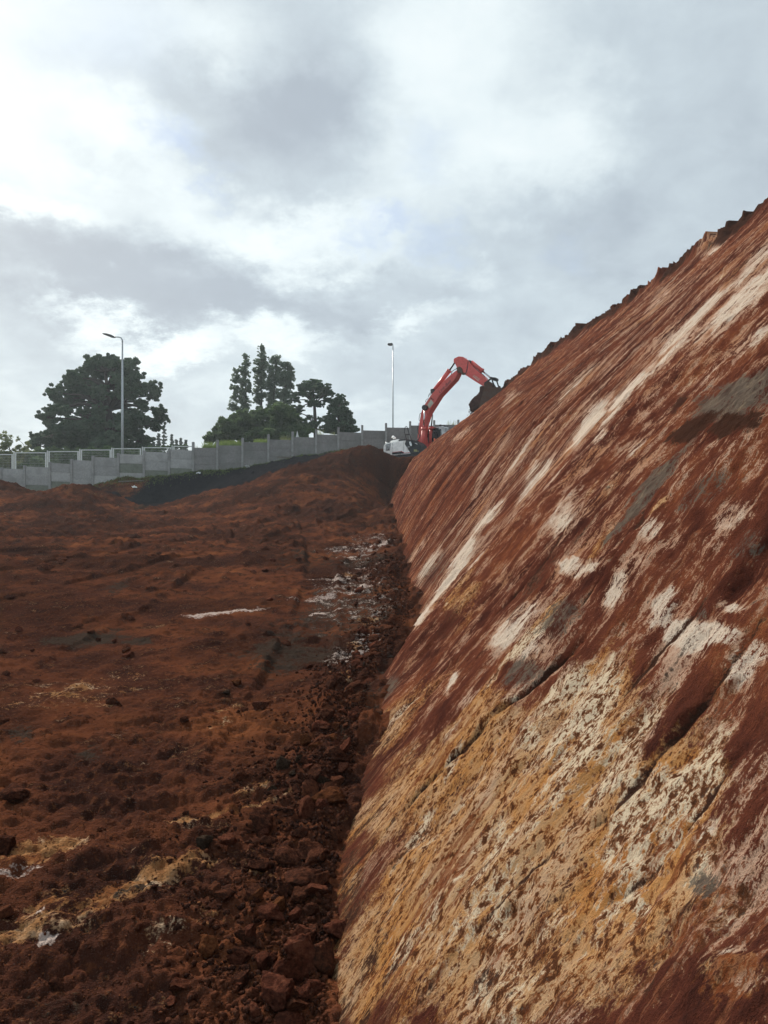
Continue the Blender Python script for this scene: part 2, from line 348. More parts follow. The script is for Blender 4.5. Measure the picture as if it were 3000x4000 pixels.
# ------------------------------------------------------------------ the pit floor and the land behind the wall
def build_floor():
    ys = [-8.0]
    while ys[-1] < 1.0: ys.append(ys[-1]+.12)
    while ys[-1] < 64: ys.append(ys[-1]+max(.010, .0046*ys[-1]))
    while ys[-1] < 700: ys.append(ys[-1]*1.06)
    ys = np.array(ys); us = np.linspace(-1.15, .62, 860)
    us = np.r_[np.linspace(-2.6, -1.17, 14), us, np.linspace(.66, 2.2, 14)]
    Y = np.repeat(ys[:, None], len(us), 1); X = us[None, :]*(np.maximum(Y, 0)*.9+1.4)
    Z = base_z(X, Y)
    near = 1-sstep(50, 60, Y)
    tx, _ = toe(Y); dt = tx-X                                   # distance out from the foot of the slope
    rub = sstep(2.6, .2, dt)*sstep(-1, .2, dt+1)*sstep(40, 30, Y)
    far = sstep(9, 26, Y)
    wob = .35*fbm(X*.5, Y*.5, 2, 3)
    d = .10*fbm(X*.45, Y*.45, 4, 11)*(1+1.6*far)+.06*np.abs(fbm(X*1.7+wob, Y*1.7, 4, 12))*(1+far*3.0)+.05*(1-np.abs(fbm(X*.9, Y*.9+wob, 4, 13))*3)*far
    lump = sstep(-.15, .5, fbm(X*.35, Y*.35, 3, 90))
    d += .045*clods(X*3.1, Y*3.1, 21, .22)*(.3+1.2*lump+.5*rub)*(1+.9*far)
    d += .030*clods(X*8+wob, Y*8, 22, .50)*(.45+1.0*lump+.5*rub)*(1+.8*far)
    d += .022*clods(X*19, Y*19+wob, 23, .8)*(.7+.6*rub)*(Y < 26)+.020*np.abs(fbm(X*4.5, Y*4.5, 4, 14))
    d += .010*clods(X*44, Y*44, 24, .9)*(Y < 9)
    d += .08*clods(X*1.1, Y*1.1, 25, .35)*sstep(18, 30, Y)
    # raking of the machine: long low ridges running across the floor from near left to far right
    w = X*.42-Y*.9
    d += .022*fbm(w*2.2, (X+Y)*.18, 4, 40)*sstep(30, 18, Y)
    # crawler tracks of the machine: two pressed bands with a ridge for every shoe
    for (x0, y0, x1, y1, bow) in [(-7.5, 8, -1.6, 34, .8), (-1.9, 4.2, -4.4, 30, -.5), (-10, 17, -1.2, 24, .4)]:
        L_ = math.hypot(x1-x0, y1-y0); ux, uy = (x1-x0)/L_, (y1-y0)/L_; s_ = (X-x0)*ux+(Y-y0)*uy; l_ = (X-x0)*uy-(Y-y0)*ux+bow*np.sin(s_/L_*3.1)
        on = sstep(-.5, .8, s_)*sstep(L_+.5, L_-.8, s_)*sstep(-.35, .15, fbm(X*.5, Y*.5, 2, 81)+.12)
        for g_ in (-1.15, 1.15):
            b_ = on*sstep(.36, .27, np.abs(l_-g_)); d = d*(1-.55*b_)+b_*(-.035+.022*np.abs(np.sin(s_*math.pi/.20))**3); d += .018*on*np.exp(-((np.abs(l_-g_)-.38)/.06)**2)
    Z = Z+d*near
    sp = sstep(1.1, -.1, dt)*sstep(41, 36, Y); Z = Z+(.20*sstep(3.3, 5, Y)+.05)*sp*(dt > -.8)*np.clip(.6+1.1*fbm(X*1.6, Y*1.1, 4, 8), 0, 2)
    oc = patch_mask(X, Y, fhit, [(170, 3330, 190, -40, 60, .9), (560, 3460, 330, -120, 38, .95), (250, 3600, 330, -90, 55, .85), (150, 3560, 180, -50, 40, .8), (1000, 3130, 100, -30, 22, .7),
        (880, 3210, 260, -45, 13, .8), (1450, 2450, 85, 35, 26, .95), (1330, 2690, 55, 20, 24, .8), (1380, 2545, 45, 10, 14, .7), (1370, 2255, 45, 8, 9, .7), (850, 2870, 80, -40, 18, .55),
        (300, 2700, 260, -40, 60, .40), (400, 2760, 100, -20, 25, .5), (820, 3620, 150, -20, 60, .5), (640, 3700, 110, -60, 60, .5), (1020, 3450, 60, 30, 22, .7), (900, 2800, 60, -10, 20, .5), (790, 3400, 60, -20, 22, .8)], .45)
    wh = patch_mask(X, Y, fhit, [(1390, 2330, 170, -40, 120, .34), (1430, 2150, 120, -20, 60, .34), (1400, 2560, 120, -60, 60, .36), (840, 2400, 130, -12, 13, .95), (980, 2390, 60, -8, 8, .8), (1430, 2310, 40, 10, 11, .95), (1340, 2275, 55, -4, 6, .8), (1350, 2328, 60, 4, 6, .8), (1480, 2150, 60, -6, 7, .8), (1470, 2115, 45, -2, 4, .75),
        (170, 3690, 60, -20, 28, .9), (1240, 2400, 40, -6, 8, .8), (1430, 2565, 60, -10, 10, .6), (80, 3420, 110, -30, 22, .8), (160, 3580, 28, -8, 12, .8), (1380, 2190, 90, -6, 7, .6), (1400, 2150, 150, -6, 12, .55), (1290, 2265, 90, -6, 8, .6), (1250, 2340, 110, -8, 9, .6), (1450, 2230, 70, -4, 7, .6), (1480, 2355, 60, -10, 8, .5)], .5)
    gr = patch_mask(X, Y, fhit, [(350, 2505, 200, -18, 26, .85), (530, 2515, 75, -6, 16, .9), (430, 2470, 60, -5, 14, .6), (1130, 2560, 230, -20, 70, .7), (90, 2880, 60, 10, 60, .65), (350, 2975, 70, -20, 30, .6), (460, 2300, 60, -10, 20, .6),
        (1250, 2500, 300, -20, 120, .5), (1370, 2380, 230, -40, 140, .62), (1420, 2200, 140, -6, 30, .6), (1400, 2880, 120, -100, 70, .45), (1440, 2700, 90, -130, 60, .5), (500, 3510, 100, -20, 26, .5), (560, 1990, 60, -6, 8, .7), (1300, 2180, 260, -10, 50, .4), (200, 3900, 260, 0, 60, .25)], .45)
    lb = [fhit(*p) for p in [(340, 1915), (470, 1952), (560, 1990), (700, 1957), (850, 1927), (1000, 1880), (1150, 1832), (1280, 1795)]]
    lx = np.array([p[0] for p in lb]); ly = np.array([p[1] for p in lb])
    yb = np.interp(X, lx, ly)+.5*fbm(X*.6, X*0+3, 3, 60)
    dk = sstep(0, .9, Y-yb)*sstep(lx[0]-1.0, lx[0]+.4, X)*sstep(lx[-1]+.8, lx[-1]-.6, X)*(Y < 60)
    wy = wallY(1500+F*X/np.maximum(Y, 1))
    grs = np.maximum(.6*sstep(1.3, .2, wy-Y+1.4*fbm(X*.8, Y*.8, 3, 71))*sstep(-19, -16, X)*sstep(-2, -6, X), sstep(54, 57, Y))
    grs = grs*(Y > 38)
    global FL; FL = (ys, us, Z)
    A = np.stack([oc, wh, gr, dk], -1); V = np.stack([grs, rub, dt*0], -1)
    o = grid_mesh('ground', X, Y, Z, M_FLOOR, A, V)
    o['kind'] = 'structure'
    return o
build_floor()
def gz(x, y):
    """height of the finished ground, lumps included"""
    x = np.atleast_1d(np.asarray(x, float)); y = np.atleast_1d(np.asarray(y, float)); ys, us, Z = FL
    i = np.clip(np.searchsorted(ys, y)-1, 0, len(ys)-2); fy = (y-ys[i])/(ys[i+1]-ys[i]); r = 0
    for k, w in ((i, 1-fy), (i+1, fy)):
        u = x/(np.maximum(ys[k], 0)*.9+1.4); j = np.clip(np.searchsorted(us, u)-1, 0, len(us)-2); fu = np.clip((u-us[j])/(us[j+1]-us[j]), 0, 1)
        r = r+w*(Z[k, j]*(1-fu)+Z[k, j+1]*fu)
    return r

def build_slope():
    ys = [-8.0]
    while ys[-1] < .8: ys.append(ys[-1]+.14)
    while ys[-1] < YE: ys.append(ys[-1]+.0036*(ys[-1]+.6))
    ys[-1] = YE
    ys += [YE+.04, YE+.12, YE+.3, YE+.6, YE+1, YE+1.6, YE+2.4]
    q = np.r_[np.linspace(-.05, 1.0, 940), 1+np.array([.004, .008, .014, .02, .03, .045, .07, .1, .15, .25, .4, .8, 1.6, 3.5])]
    ys = np.array(ys)
    Y = np.repeat(ys[:, None], len(q), 1); Q = np.repeat(q[None, :], len(ys), 0)
    qc = np.minimum(Q, 1.0)
    X, Z = slope(Y, qc)
    ov = np.maximum(Q-1, 0)*11; X = X+ov; Z = Z-.05*ov
    V = qc*10.5
    U = Y-.30*V                                              # grooves run along constant U
    U = U+.10*fbm(Y*.3, V*.25, 2, 2)
    nearf = sstep(16, 5, Y)
    d = .16*fbm(U*.35, V*.22, 3, 5)+.05*fbm(U*1.3, V*.35, 4, 6)
    g1 = fbm(U*3.6, V*.16, 3, 7); g2 = fbm(U*9, V*.35, 3, 8)
    d += .07*fbm(U*1.9, V*.12, 2, 77)*sstep(9, 18, Y)+.060*np.sign(g1)*np.abs(g1)**.7*(1-.6*nearf)+.020*g2*(1-.5*nearf)
    d += .012*fbm(U*26, V*1.6, 2, 9)*sstep(22, 10, Y)*(.4+.6*sstep(-.2, .4, fbm(U*.8, V*.5, 2, 19)))
    # crumbs stuck to the face
    cr = sstep(-.15, .4, fbm(U*.9, V*.5, 3, 30))
    d += .028*clods(Y*7, V*7, 31, .35)*cr+.016*clods(Y*17, V*15, 32, .6)*(.25+cr)*(Y < 30)+.006*clods(Y*42, V*36, 33, .8)*(Y < 9)
    d -= .030*clods(Y*5.3, V*4.1, 34, .22)*(1-cr)
    nn = sstep(12, 6, Y); d += nn*(.008*np.abs(fbm(Y*6, V*6, 4, 35))+.005*fbm(Y*19, V*19, 3, 36)-.010*clods(Y*11, V*10, 37, .35))
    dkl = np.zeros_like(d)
    # deep tooth marks: the side toward the viewer stands back from the side beyond
    for pts, hgt in [([(1290, 3490), (1420, 3340), (1640, 3110), (1820, 2950), (1960, 2790), (2100, 2680), (2230, 2560)], .10), ([(1470, 2900), (1600, 2740), (1700, 2640), (1790, 2560)], .07),
                     ([(2200, 3700), (2380, 3540), (2530, 3420)], .05), ([(2300, 3260), (2430, 3170), (2540, 3060), (2700, 2860), (2830, 2700), (2990, 2500)], .055),
                     ([(1900, 2420), (2050, 2280), (2160, 2150), (2240, 2040)], .05), ([(2300, 2390), (2420, 2240), (2500, 2120), (2560, 2000)], .06),
                     ([(2620, 3330), (2760, 3180), (2900, 2960)], .04), ([(2480, 2720), (2600, 2580), (2760, 2420)], .03), ([(1900, 3650), (2100, 3420), (2250, 3300)], .02)]:
        H = [shit(*p) for p in pts]; hv = np.array([h[1] for h in H]); hy = np.array([h[0] for h in H])
        o = np.argsort(hv); hv = hv[o]; hy = hy[o]
        yl = np.interp(V, hv, hy)+.03*fbm(V*3, V*0+2, 3, 50)
        env = sstep(hv[0]-.15, hv[0]+.1, V)*sstep(hv[-1]+.25, hv[-1]-.1, V)
        s = Y-yl; w = .004+.0048*yl
        env = env*(.4+.9*sstep(-.4, .3, fbm(V*2.3, V*0+9, 3, 51)))
        a_ = hgt/.075; dkl = np.maximum(dkl, .8*env*np.exp(-(s/w)**2)); d -= env*a_*((.006+.0038*yl)*np.exp(-(s/w)**2)+(.003+.0022*yl)*sstep(w, -w, s)*np.exp(np.minimum(s, 0)/(.03+.02*yl)))  # furrow lines darkened: groove shade and dark soil both put into the colour
    fade = sstep(0, .05, Q)*(Q <= 1)+(Q > 1)*1.0
    crest = sstep(.93, .99, Q)
    d = d*fade
    yy = Y+.4*fbm(Y*1.7, V*1.2, 3, 67)
    lumpc = np.maximum(0, fbm(yy*.55, Y*0+5, 5, 63, .62)+.02)
    topd = crest*(.95*lumpc+.50*np.maximum(0, fbm(yy*1.7, Y*0+8, 4, 72, .6)-.02)+.35*np.maximum(0, fbm(yy*5, V*3, 3, 69))+.10*clods(Y*2.7, V*2.3, 61, .35)+.06*clods(Y*6, V*6, 62, .5))*sstep(14, 19, Y)
    X = X-.70*d-.25*topd; Z = Z+.70*d+.75*topd
    X = X+.25*fbm(Z*.9, Y*.5, 4, 70)*sstep(39, 42, Y)*fade
    edge = np.maximum(fbm(V*.9, V*0+1, 4, 66), -.3)
    Yd = Y.copy(); Yd[ys > YE-.5] += 0
    oc = patch_mask(Y, V, shit, [(1950, 3330, 620, -560, 420, 1.), (1700, 3000, 330, -330, 160, .85), (2380, 3480, 380, -330, 360, 1.), (2560, 3160, 330, -330, 230, .95), (2250, 2850, 260, -260, 200, .8), (1500, 3700, 200, -300, 200, .9), (2050, 3800, 560, -60, 260, .9),
        (2900, 3880, 200, -60, 160, .9), (2100, 2480, 150, -150, 60, .8), (1800, 2330, 60, -110, 40, .55), (1620, 2720, 110, -120, 40, .5), (2600, 2850, 90, -60, 60, .4), (2350, 2150, 60, -90, 30, .5), (1450, 3150, 100, -120, 70, .5), (1530, 2860, 120, -160, 80, .75), (1400, 3180, 60, -120, 60, .6), (1350, 3500, 60, -200, 60, .65), (1350, 3850, 60, -120, 70, .7),
        (2620, 2030, 40, -40, 10, 1.), (2330, 1960, 120, -140, 70, .45)], .30)
    pa = patch_mask(Y, V, shit, [(2600, 1350, 520, -480, 330, .30), (2100, 1800, 420, -520, 200, .26), (2300, 2300, 500, -480, 330, .24), (2850, 2250, 200, -200, 250, .28), (2150, 3250, 660, -600, 500, .50), (2300, 2950, 420, -380, 260, .30), (2700, 3100, 300, -300, 260, .38), (2750, 2600, 300, -100, 200, .30), (1800, 2150, 200, -300, 120, .28), (2230, 2800, 210, -190, 130, .85), (2700, 2500, 130, 25, 75, 1.2), (2840, 2500, 120, 40, 60, 1.2), (2620, 2420, 60, -90, 50, 1.2), (2270, 2225, 130, 30, 50, 1.1), (2440, 2330, 60, -80, 45, 1.1), (2590, 2110, 60, -50, 45, 1.),
        (2900, 2060, 90, -50, 60, .9), (2930, 2620, 60, -80, 60, 1.1), (1770, 2240, 150, -205, 11, 1.2), (1650, 2410, 50, -60, 22, 1.1), (1900, 2040, 80, -90, 22, 1.), (2010, 2430, 130, -125, 48, 1.), (2090, 2540, 100, -90, 60, 1.), (1675, 2210, 60, -85, 22, .95), (1630, 2150, 50, -60, 12, .7),
        (2200, 2010, 90, -110, 45, .85), (2080, 1870, 90, -120, 22, .95), (1870, 2190, 60, -80, 16, .9), (2450, 1520, 130, -120, 30, 1.), (2300, 1640, 110, -130, 24, 1.), (2420, 1600, 100, -110, 26, 1.), (2700, 1260, 240, -210, 40, 1.), (2900, 1180, 200, -190, 42, 1.),
        (2600, 1410, 160, -150, 32, .95), (2960, 1030, 110, -130, 40, .9), (2800, 960, 60, -50, 22, .8), (2950, 1330, 110, -100, 26, .85), (2790, 1440, 120, -110, 24, .8), (2560, 1180, 80, -80, 16, .7), (2250, 1500, 110, -120, 16, .8), (2480, 1740, 50, -50, 20, .9), (2350, 1720, 40, -60, 18, .9), (2200, 1810, 80, -110, 14, .9),
        (2060, 1750, 110, -150, 12, .8), (1930, 1800, 100, -150, 9, .7), (1560, 1860, 60, -70, 12, .6), (1800, 1700, 40, -30, 14, .7), (2000, 1560, 40, -35, 20, .6), (2440, 3080, 40, -60, 25, 1.), (2480, 3530, 50, 60, 30, .9), (2330, 2960, 80, -60, 70, .9), (2780, 3280, 50, -60, 40, .9), (2250, 3080, 260, -230, 150, .42), (2620, 3180, 160, -150, 120, .55), (1900, 3500, 300, -260, 120, .30), (2800, 3400, 90, -100, 60, .5), (2900, 2420, 80, 30, 40, .9), (2990, 2560, 50, -60, 60, 1.), (2600, 2560, 120, 60, 60, .6), (2500, 2250, 60, -60, 40, .6), (2700, 2180, 60, -50, 40, .55), (1700, 3120, 150, -150, 60, .35), (2050, 2700, 90, -90, 30, .7), (2980, 3900, 120, -30, 60, .7), (2900, 3760, 60, -20, 30, .9),
        (2130, 3820, 120, -80, 30, .5), (1560, 2790, 80, -80, 14, .9), (1770, 2660, 26, -50, 14, 1.2), (1830, 2720, 60, -60, 20, .8), (1780, 2860, 60, -60, 26, .7), (1740, 3240, 90, -90, 26, .45), (2400, 2620, 60, -60, 26, .7), (2750, 2800, 50, -60, 24, .5)], .42)
    gr = patch_mask(Y, V, shit, [(2880, 1570, 210, -60, 105, 1.15), (2570, 1910, 130, -160, 52, 1.0), (2430, 2090, 70, -80, 26, .8), (2200, 2430, 90, -70, 60, .75), (2060, 2640, 80, -50, 50, .8), (2960, 2170, 80, -70, 60, .6), (2700, 1760, 80, -60, 40, .6), (1510, 2690, 60, -80, 22, .7), (1560, 3190, 120, -100, 30, .5),
        (2760, 3480, 60, 60, 60, .6), (2780, 2430, 30, -30, 20, .7), (2800, 1980, 110, -70, 40, .55), (2450, 3880, 90, -40, 24, .4), (2570, 3760, 60, -60, 50, .35), (1700, 2230, 60, -80, 40, .5)], .42)
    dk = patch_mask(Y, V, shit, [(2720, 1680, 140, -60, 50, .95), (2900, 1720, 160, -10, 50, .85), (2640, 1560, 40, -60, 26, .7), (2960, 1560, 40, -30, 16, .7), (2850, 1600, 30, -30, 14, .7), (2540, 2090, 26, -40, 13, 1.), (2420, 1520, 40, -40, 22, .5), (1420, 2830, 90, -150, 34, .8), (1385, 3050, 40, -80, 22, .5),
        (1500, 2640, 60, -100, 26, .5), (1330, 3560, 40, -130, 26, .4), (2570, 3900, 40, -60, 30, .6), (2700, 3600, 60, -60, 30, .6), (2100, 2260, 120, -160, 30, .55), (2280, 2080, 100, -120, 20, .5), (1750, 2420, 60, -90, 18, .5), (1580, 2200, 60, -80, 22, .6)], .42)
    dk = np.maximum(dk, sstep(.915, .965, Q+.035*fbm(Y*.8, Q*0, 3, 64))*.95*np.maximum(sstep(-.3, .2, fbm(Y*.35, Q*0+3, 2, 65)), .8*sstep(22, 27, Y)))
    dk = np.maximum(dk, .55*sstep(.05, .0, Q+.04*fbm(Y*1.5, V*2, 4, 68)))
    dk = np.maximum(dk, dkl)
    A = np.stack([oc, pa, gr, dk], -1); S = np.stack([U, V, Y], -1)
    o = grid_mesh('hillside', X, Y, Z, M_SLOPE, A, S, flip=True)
    o['kind'] = 'structure'
build_slope()
# ------------------------------------------------------------------ helpers for things and parts
def tag(o, label=None, cat=None, group=None, kind=None):
    if label: o['label'] = label
    if cat: o['category'] = cat
    if group: o['group'] = group
    if kind: o['kind'] = kind
    return o
def empty(name, loc=(0, 0, 0), label=None, cat=None, group=None):
    o = bpy.data.objects.new(name, None); COL.objects.link(o); o.location = loc
    return tag(o, label, cat, group)
class MB:
    def __init__(s): s.bm = bmesh.new()
    def box(s, a, b, M=None, bev=0):
        x0, y0, z0 = a; x1, y1, z1 = b
        vs = [s.bm.verts.new(v) for v in [(x0, y0, z0), (x1, y0, z0), (x1, y1, z0), (x0, y1, z0), (x0, y0, z1), (x1, y0, z1), (x1, y1, z1), (x0, y1, z1)]]
        if M is not None:
            for v in vs: v.co = M@v.co
        fs = [s.bm.faces.new([vs[i] for i in f]) for f in [(0, 3, 2, 1), (4, 5, 6, 7), (0, 1, 5, 4), (1, 2, 6, 5), (2, 3, 7, 6), (3, 0, 4, 7)]]
        if bev:
            es = list({e for f in fs for e in f.edges}); bmesh.ops.bevel(s.bm, geom=es, offset=bev, segments=2, affect='EDGES')
        return s
    def prism(s, pts, y0, y1, bev=0):
        """outline in the x-z plane given real thickness along y"""
        a = [s.bm.verts.new((p[0], y0, p[1])) for p in pts]; b = [s.bm.verts.new((p[0], y1, p[1])) for p in pts]
        n = len(pts); fs = [s.bm.faces.new(a), s.bm.faces.new(b[::-1])]
        for i in range(n): fs.append(s.bm.faces.new([a[i], b[i], b[(i+1) % n], a[(i+1) % n]]))
        bmesh.ops.recalc_face_normals(s.bm, faces=fs)
        if bev: bmesh.ops.bevel(s.bm, geom=list({e for f in fs for e in f.edges}), offset=bev, segments=2, affect='EDGES')
        return s
    def tube(s, pts, r, n=8, cap=True):
        pts = [Vector(p) for p in pts]; rs = r if isinstance(r, (list, tuple)) else [r]*len(pts); rings = []
        prev = None
        for i, p in enumerate(pts):
            d = (pts[min(i+1, len(pts)-1)]-pts[max(i-1, 0)]).normalized()
            if prev is None:
                u = d.orthogonal().normalized()
            else:
                u = (prev-d*prev.dot(d)); u = u.normalized() if u.length > 1e-6 else d.orthogonal().normalized()
            prev = u; w = d.cross(u)
            rings.append([s.bm.verts.new(p+(u*math.cos(2*math.pi*k/n)+w*math.sin(2*math.pi*k/n))*rs[i]) for k in range(n)])
        for a, b in zip(rings, rings[1:]):
            for k in range(n): 
                f = s.bm.faces.new([a[k], a[(k+1) % n], b[(k+1) % n], b[k]]); f.smooth = n > 6
        if cap: s.bm.faces.new(rings[0][::-1]); s.bm.faces.new(rings[-1])
        return s
    def build(s, name, mat, parent=None, smooth=False):
        me = bpy.data.meshes.new(name); s.bm.to_mesh(me); s.bm.free(); me.materials.append(mat)
        if smooth:
            for p in me.polygons: p.use_smooth = True
        o = bpy.data.objects.new(name, me); COL.objects.link(o)
        if parent: o.parent = parent
        return o
def smat(name, col, rough=.6, metal=0, spec=.4, dirt=None, dscale=2.0, damt=.5, bmp=0, col2=None, var=0):
    m, t, b = new_mat(name, rough, spec); b.inputs['Metallic'].default_value = metal
    g = t.node('ShaderNodeTexCoord').outputs['Object']; n = t.noise(g, dscale, 7, .65); n2 = t.noise(g, dscale*7, 5, .65)
    c = t.mix(t.mr(n2, .35, .65), tuple(x*.86 for x in col), tuple(min(1, x*1.1) for x in (col2 or col)))
    if dirt: c = t.mix(t.mr(t.math('ADD', n, t.math('MULTIPLY_ADD', n2, .5, -.25)), .46, .66, 0, damt), c, dirt)
    if var: c = t.mix(1.0, c, t.ramp(t.node('ShaderNodeObjectInfo').outputs['Random'], [(0, (1-var,)*3), (1, (1, 1, 1))]), 'MULTIPLY')
    t.put(b.inputs['Base Color'], c)
    t.put(b.inputs['Roughness'], t.mr(n, .3, .7, max(rough-.12, .05), min(rough+.15, 1)))
    if bmp: bump(t, b, n2, .6, bmp)
    return m
SOILC = (.10, .045, .03)
M = dict(
    red=smat('red_paint', (.62, .085, .075), .42, dirt=(.42, .14, .10), dscale=1.3, damt=.45),
    white=smat('white_paint', (.90, .92, .90), .35, dirt=(.75, .71, .66), dscale=1.2, damt=.25),
    black=smat('black_panel', (.018, .022, .028), .45, dirt=(.06, .045, .04), dscale=1.5),
    dark=smat('dark_steel', (.03, .03, .032), .5, metal=.3, dirt=(.09, .05, .035), dscale=2),
    chrome=smat('chrome_rod', (.55, .56, .58), .22, metal=1.0),
    rubber=smat('black_hose', (.012, .012, .013), .6),
    muddy=smat('muddy_steel', (.085, .052, .038), .85, dirt=(.095, .038, .024), dscale=3, damt=.8, bmp=.02),
    glass=smat('dark_glass', (.012, .018, .024), .12, spec=.6),
    silver=smat('silver_metal', (.6, .62, .63), .3, metal=.8),
    yellow=smat('faded_yellow_plate', (.34, .33, .15), .6, dirt=(.1, .1, .08), dscale=12),
    cream=smat('cream_sticker', (.50, .52, .42), .6),
    ink=smat('dark_ink', (.05, .03, .03), .6),
    orange=smat('orange_paint', (.62, .13, .05), .5),
    decal_red=smat('red_stripe', (.40, .04, .05), .5),
    concrete=smat('concrete_slab', (.38, .39, .385), .9, dirt=(.25, .26, .25), dscale=1.6, damt=.6, bmp=.006, var=.28),
    concrete_d=smat('weathered_concrete', (.225, .225, .22), .9, dirt=(.15, .16, .15), dscale=1.4, damt=.6, bmp=.006, var=.22),
    mossy=smat('mossy_concrete', (.17, .19, .16), .95, dirt=(.11, .13, .095), dscale=3, damt=.7, bmp=.006),
    post=smat('concrete_post', (.28, .285, .28), .9, dirt=(.16, .16, .15), dscale=3, bmp=.004),
    galv=smat('galvanised_steel', (.36, .39, .41), .45, metal=.4),
    whitesteel=smat('white_frame_paint', (.55, .58, .57), .5),
    plank=smat('grey_timber', (.16, .15, .125), .85, dirt=(.08, .075, .06), dscale=6),
    litter=smat('white_plastic', (.6, .62, .62), .6),
    bark=smat('bark', (.055, .045, .038), .95, bmp=.02),
    soil=smat('dark_red_soil', (.062, .026, .019), .95, dirt=(.032, .017, .014), dscale=3, damt=.8, bmp=.03),
)

# ------------------------------------------------------------------ concrete wall of stepped slabs
wall = empty('concrete_wall', un(700, 1850, 48), 'long grey concrete slab wall stepping uphill along the rim of the pit', 'wall')
bays = [(-88, 5, 1824, 1828, 1821), (5, 97, 1829, 1834, 1826), (97, 196, 1822, 1826, 1818), (196, 281, 1808, 1812, 1805), (281, 364, 1797, 1801, 1793), (364, 463, 1785, 1789, 1781), (463, 563, 1774, 1777, 1770),
        (563, 661, 1764, 1768, 1760), (661, 755, 1756, 1760, 1754), (755, 850, 1749, 1750, 1727), (850, 948, 1740, 1741, 1718), (948, 1049, 1727, 1729, 1710), (1049, 1143, 1717, 1719, 1697), (1143, 1235, 1707, 1709, 1686),
        (1235, 1322, 1697, 1699, 1678), (1322, 1415, 1688, 1691, 1669), (1415, 1508, 1681, 1683, 1661), (1508, 1602, 1670, 1671, 1653), (1602, 1696, 1662, 1663, 1646), (1696, 1790, 1659, 1659.5, 1642), (1790, 1885, 1657, 1657.5, 1640), (1885, 1980, 1652, 1652.5, 1636)]
WO = Vector(wall.location)
def wbox(mb, pa, pb, z0, z1a, z1b, th, off=0):
    """upright slab between two plan points"""
    d = Vector((pb[0]-pa[0], pb[1]-pa[1], 0)).normalized(); n = Vector((d.y, -d.x, 0))
    v = []
    for p, zt in ((pa, z1a), (pb, z1b)):
        for s in (off-th/2, off+th/2):
            for z in (z0 if not isinstance(z0, tuple) else z0[0 if p is pa else 1], zt): v.append(mb.bm.verts.new(Vector((p[0], p[1], z))+n*s-WO))
    for f in [(0, 1, 3, 2), (4, 6, 7, 5), (0, 4, 5, 1), (2, 3, 7, 6), (1, 5, 7, 3), (0, 2, 6, 4)]: mb.bm.faces.new([v[i] for i in f])
    bmesh.ops.recalc_face_normals(mb.bm, faces=mb.bm.faces[:])
MOSS = {2: (2,), 3: (2,), 6: (1,), 7: (2, 3), 8: (2, 3)}
for i, (x0, x1, t0, t1, pt) in enumerate(bays):
    Y0, Y1 = wallY(x0), wallY(x1); a = un(x0+4, t0, Y0); b = un(x1-4, t1, Y1); th = 36.2/F*Y0 if i < 9 else 33.6/F*Y0
    nsl = 4 if i > 1 else 3
    for k in range(nsl):
        mb = MB(); jt = .03; rec = .004*((i*5+k*3) % 3)+(.012 if k in MOSS.get(i, ()) else 0)
        wbox(mb, a, b, (a[2]-th*(k+1)+jt, b[2]-th*(k+1)+jt), a[2]-th*k, b[2]-th*k, .05, -rec)
        wbox(mb, (a[0]+.02, a[1]), (b[0]-.02, b[1]), (a[2]-th*(k+1)-.03, b[2]-th*(k+1)-.03), a[2]-th*(k+1)+.15, b[2]-th*(k+1)+.15, .02, -.012)
        mt = M['mossy'] if k in MOSS.get(i, ()) else (M['concrete'] if i < 9 else M['concrete_d'])
        o = mb.build('slab', mt, wall); 
        if mt is M['mossy']: tag(o, 'dark mossy slab')
    mb = MB(); p = un(x0, pt, Y0); w = .075
    mb.box((p[0]-w-WO.x, p[1]-.11-WO.y, a[2]-th*4.4-WO.z), (p[0]+w-WO.x, p[1]+.09-WO.y, p[2]-WO.z), bev=.012)
    mb.build('post', M['post'], wall)

# ------------------------------------------------------------------ white steel frame fence beyond the wall
fence = empty('frame_fence', un(300, 1850, 58), 'white steel frame fence showing above the concrete wall in front of the trees', 'fence')
FO = Vector(fence.location)
for x0, x1, yt in [(-74, 50, 1774), (59, 181, 1767), (190, 307, 1762), (316, 433, 1756), (441, 551, 1751), (561, 668, 1747), (677, 760, 1742)]:
    a = Vector(un(x0, yt, 58))-FO; b = Vector(un(x1, yt+1.5, 58))-FO; h = 2.3; w = .035
    mb = MB(); mb.box((a.x, a.y-w, a.z-.07), (b.x, a.y+w, a.z)); mb.box((a.x, a.y-w, a.z-h), (b.x, a.y+w, a.z-h+.06))
    mb.box((a.x, a.y-w, a.z-h+.062), (a.x+.09, a.y+w, a.z-.072)); mb.box((b.x-.09, a.y-w, a.z-h+.062), (b.x, a.y+w, a.z-.072))
    nw = int((b.x-a.x)/.10)
    o = mb.build('frame', M['whitesteel'], fence)
    mw = MB()
    for k in range(1, nw):
        x = a.x+(b.x-a.x)*k/nw; mw.box((x-.0022, a.y-.0022, a.z-h+.06), (x+.0022, a.y+.0022, a.z-.07))
    for k in range(1, 11): z = a.z-.07-(h-.13)*k/11; mw.box((a.x+.09, a.y-.008, z-.003), (b.x-.09, a.y-.0025, z+.003))
    mw.build('wire_mesh', M['whitesteel'], o)
    mp = MB(); mp.box((a.x-.13, a.y-.03, a.z-h-.9), (a.x-.05, a.y+.03, a.z+.04)); mp.build('post', M['whitesteel'], fence)

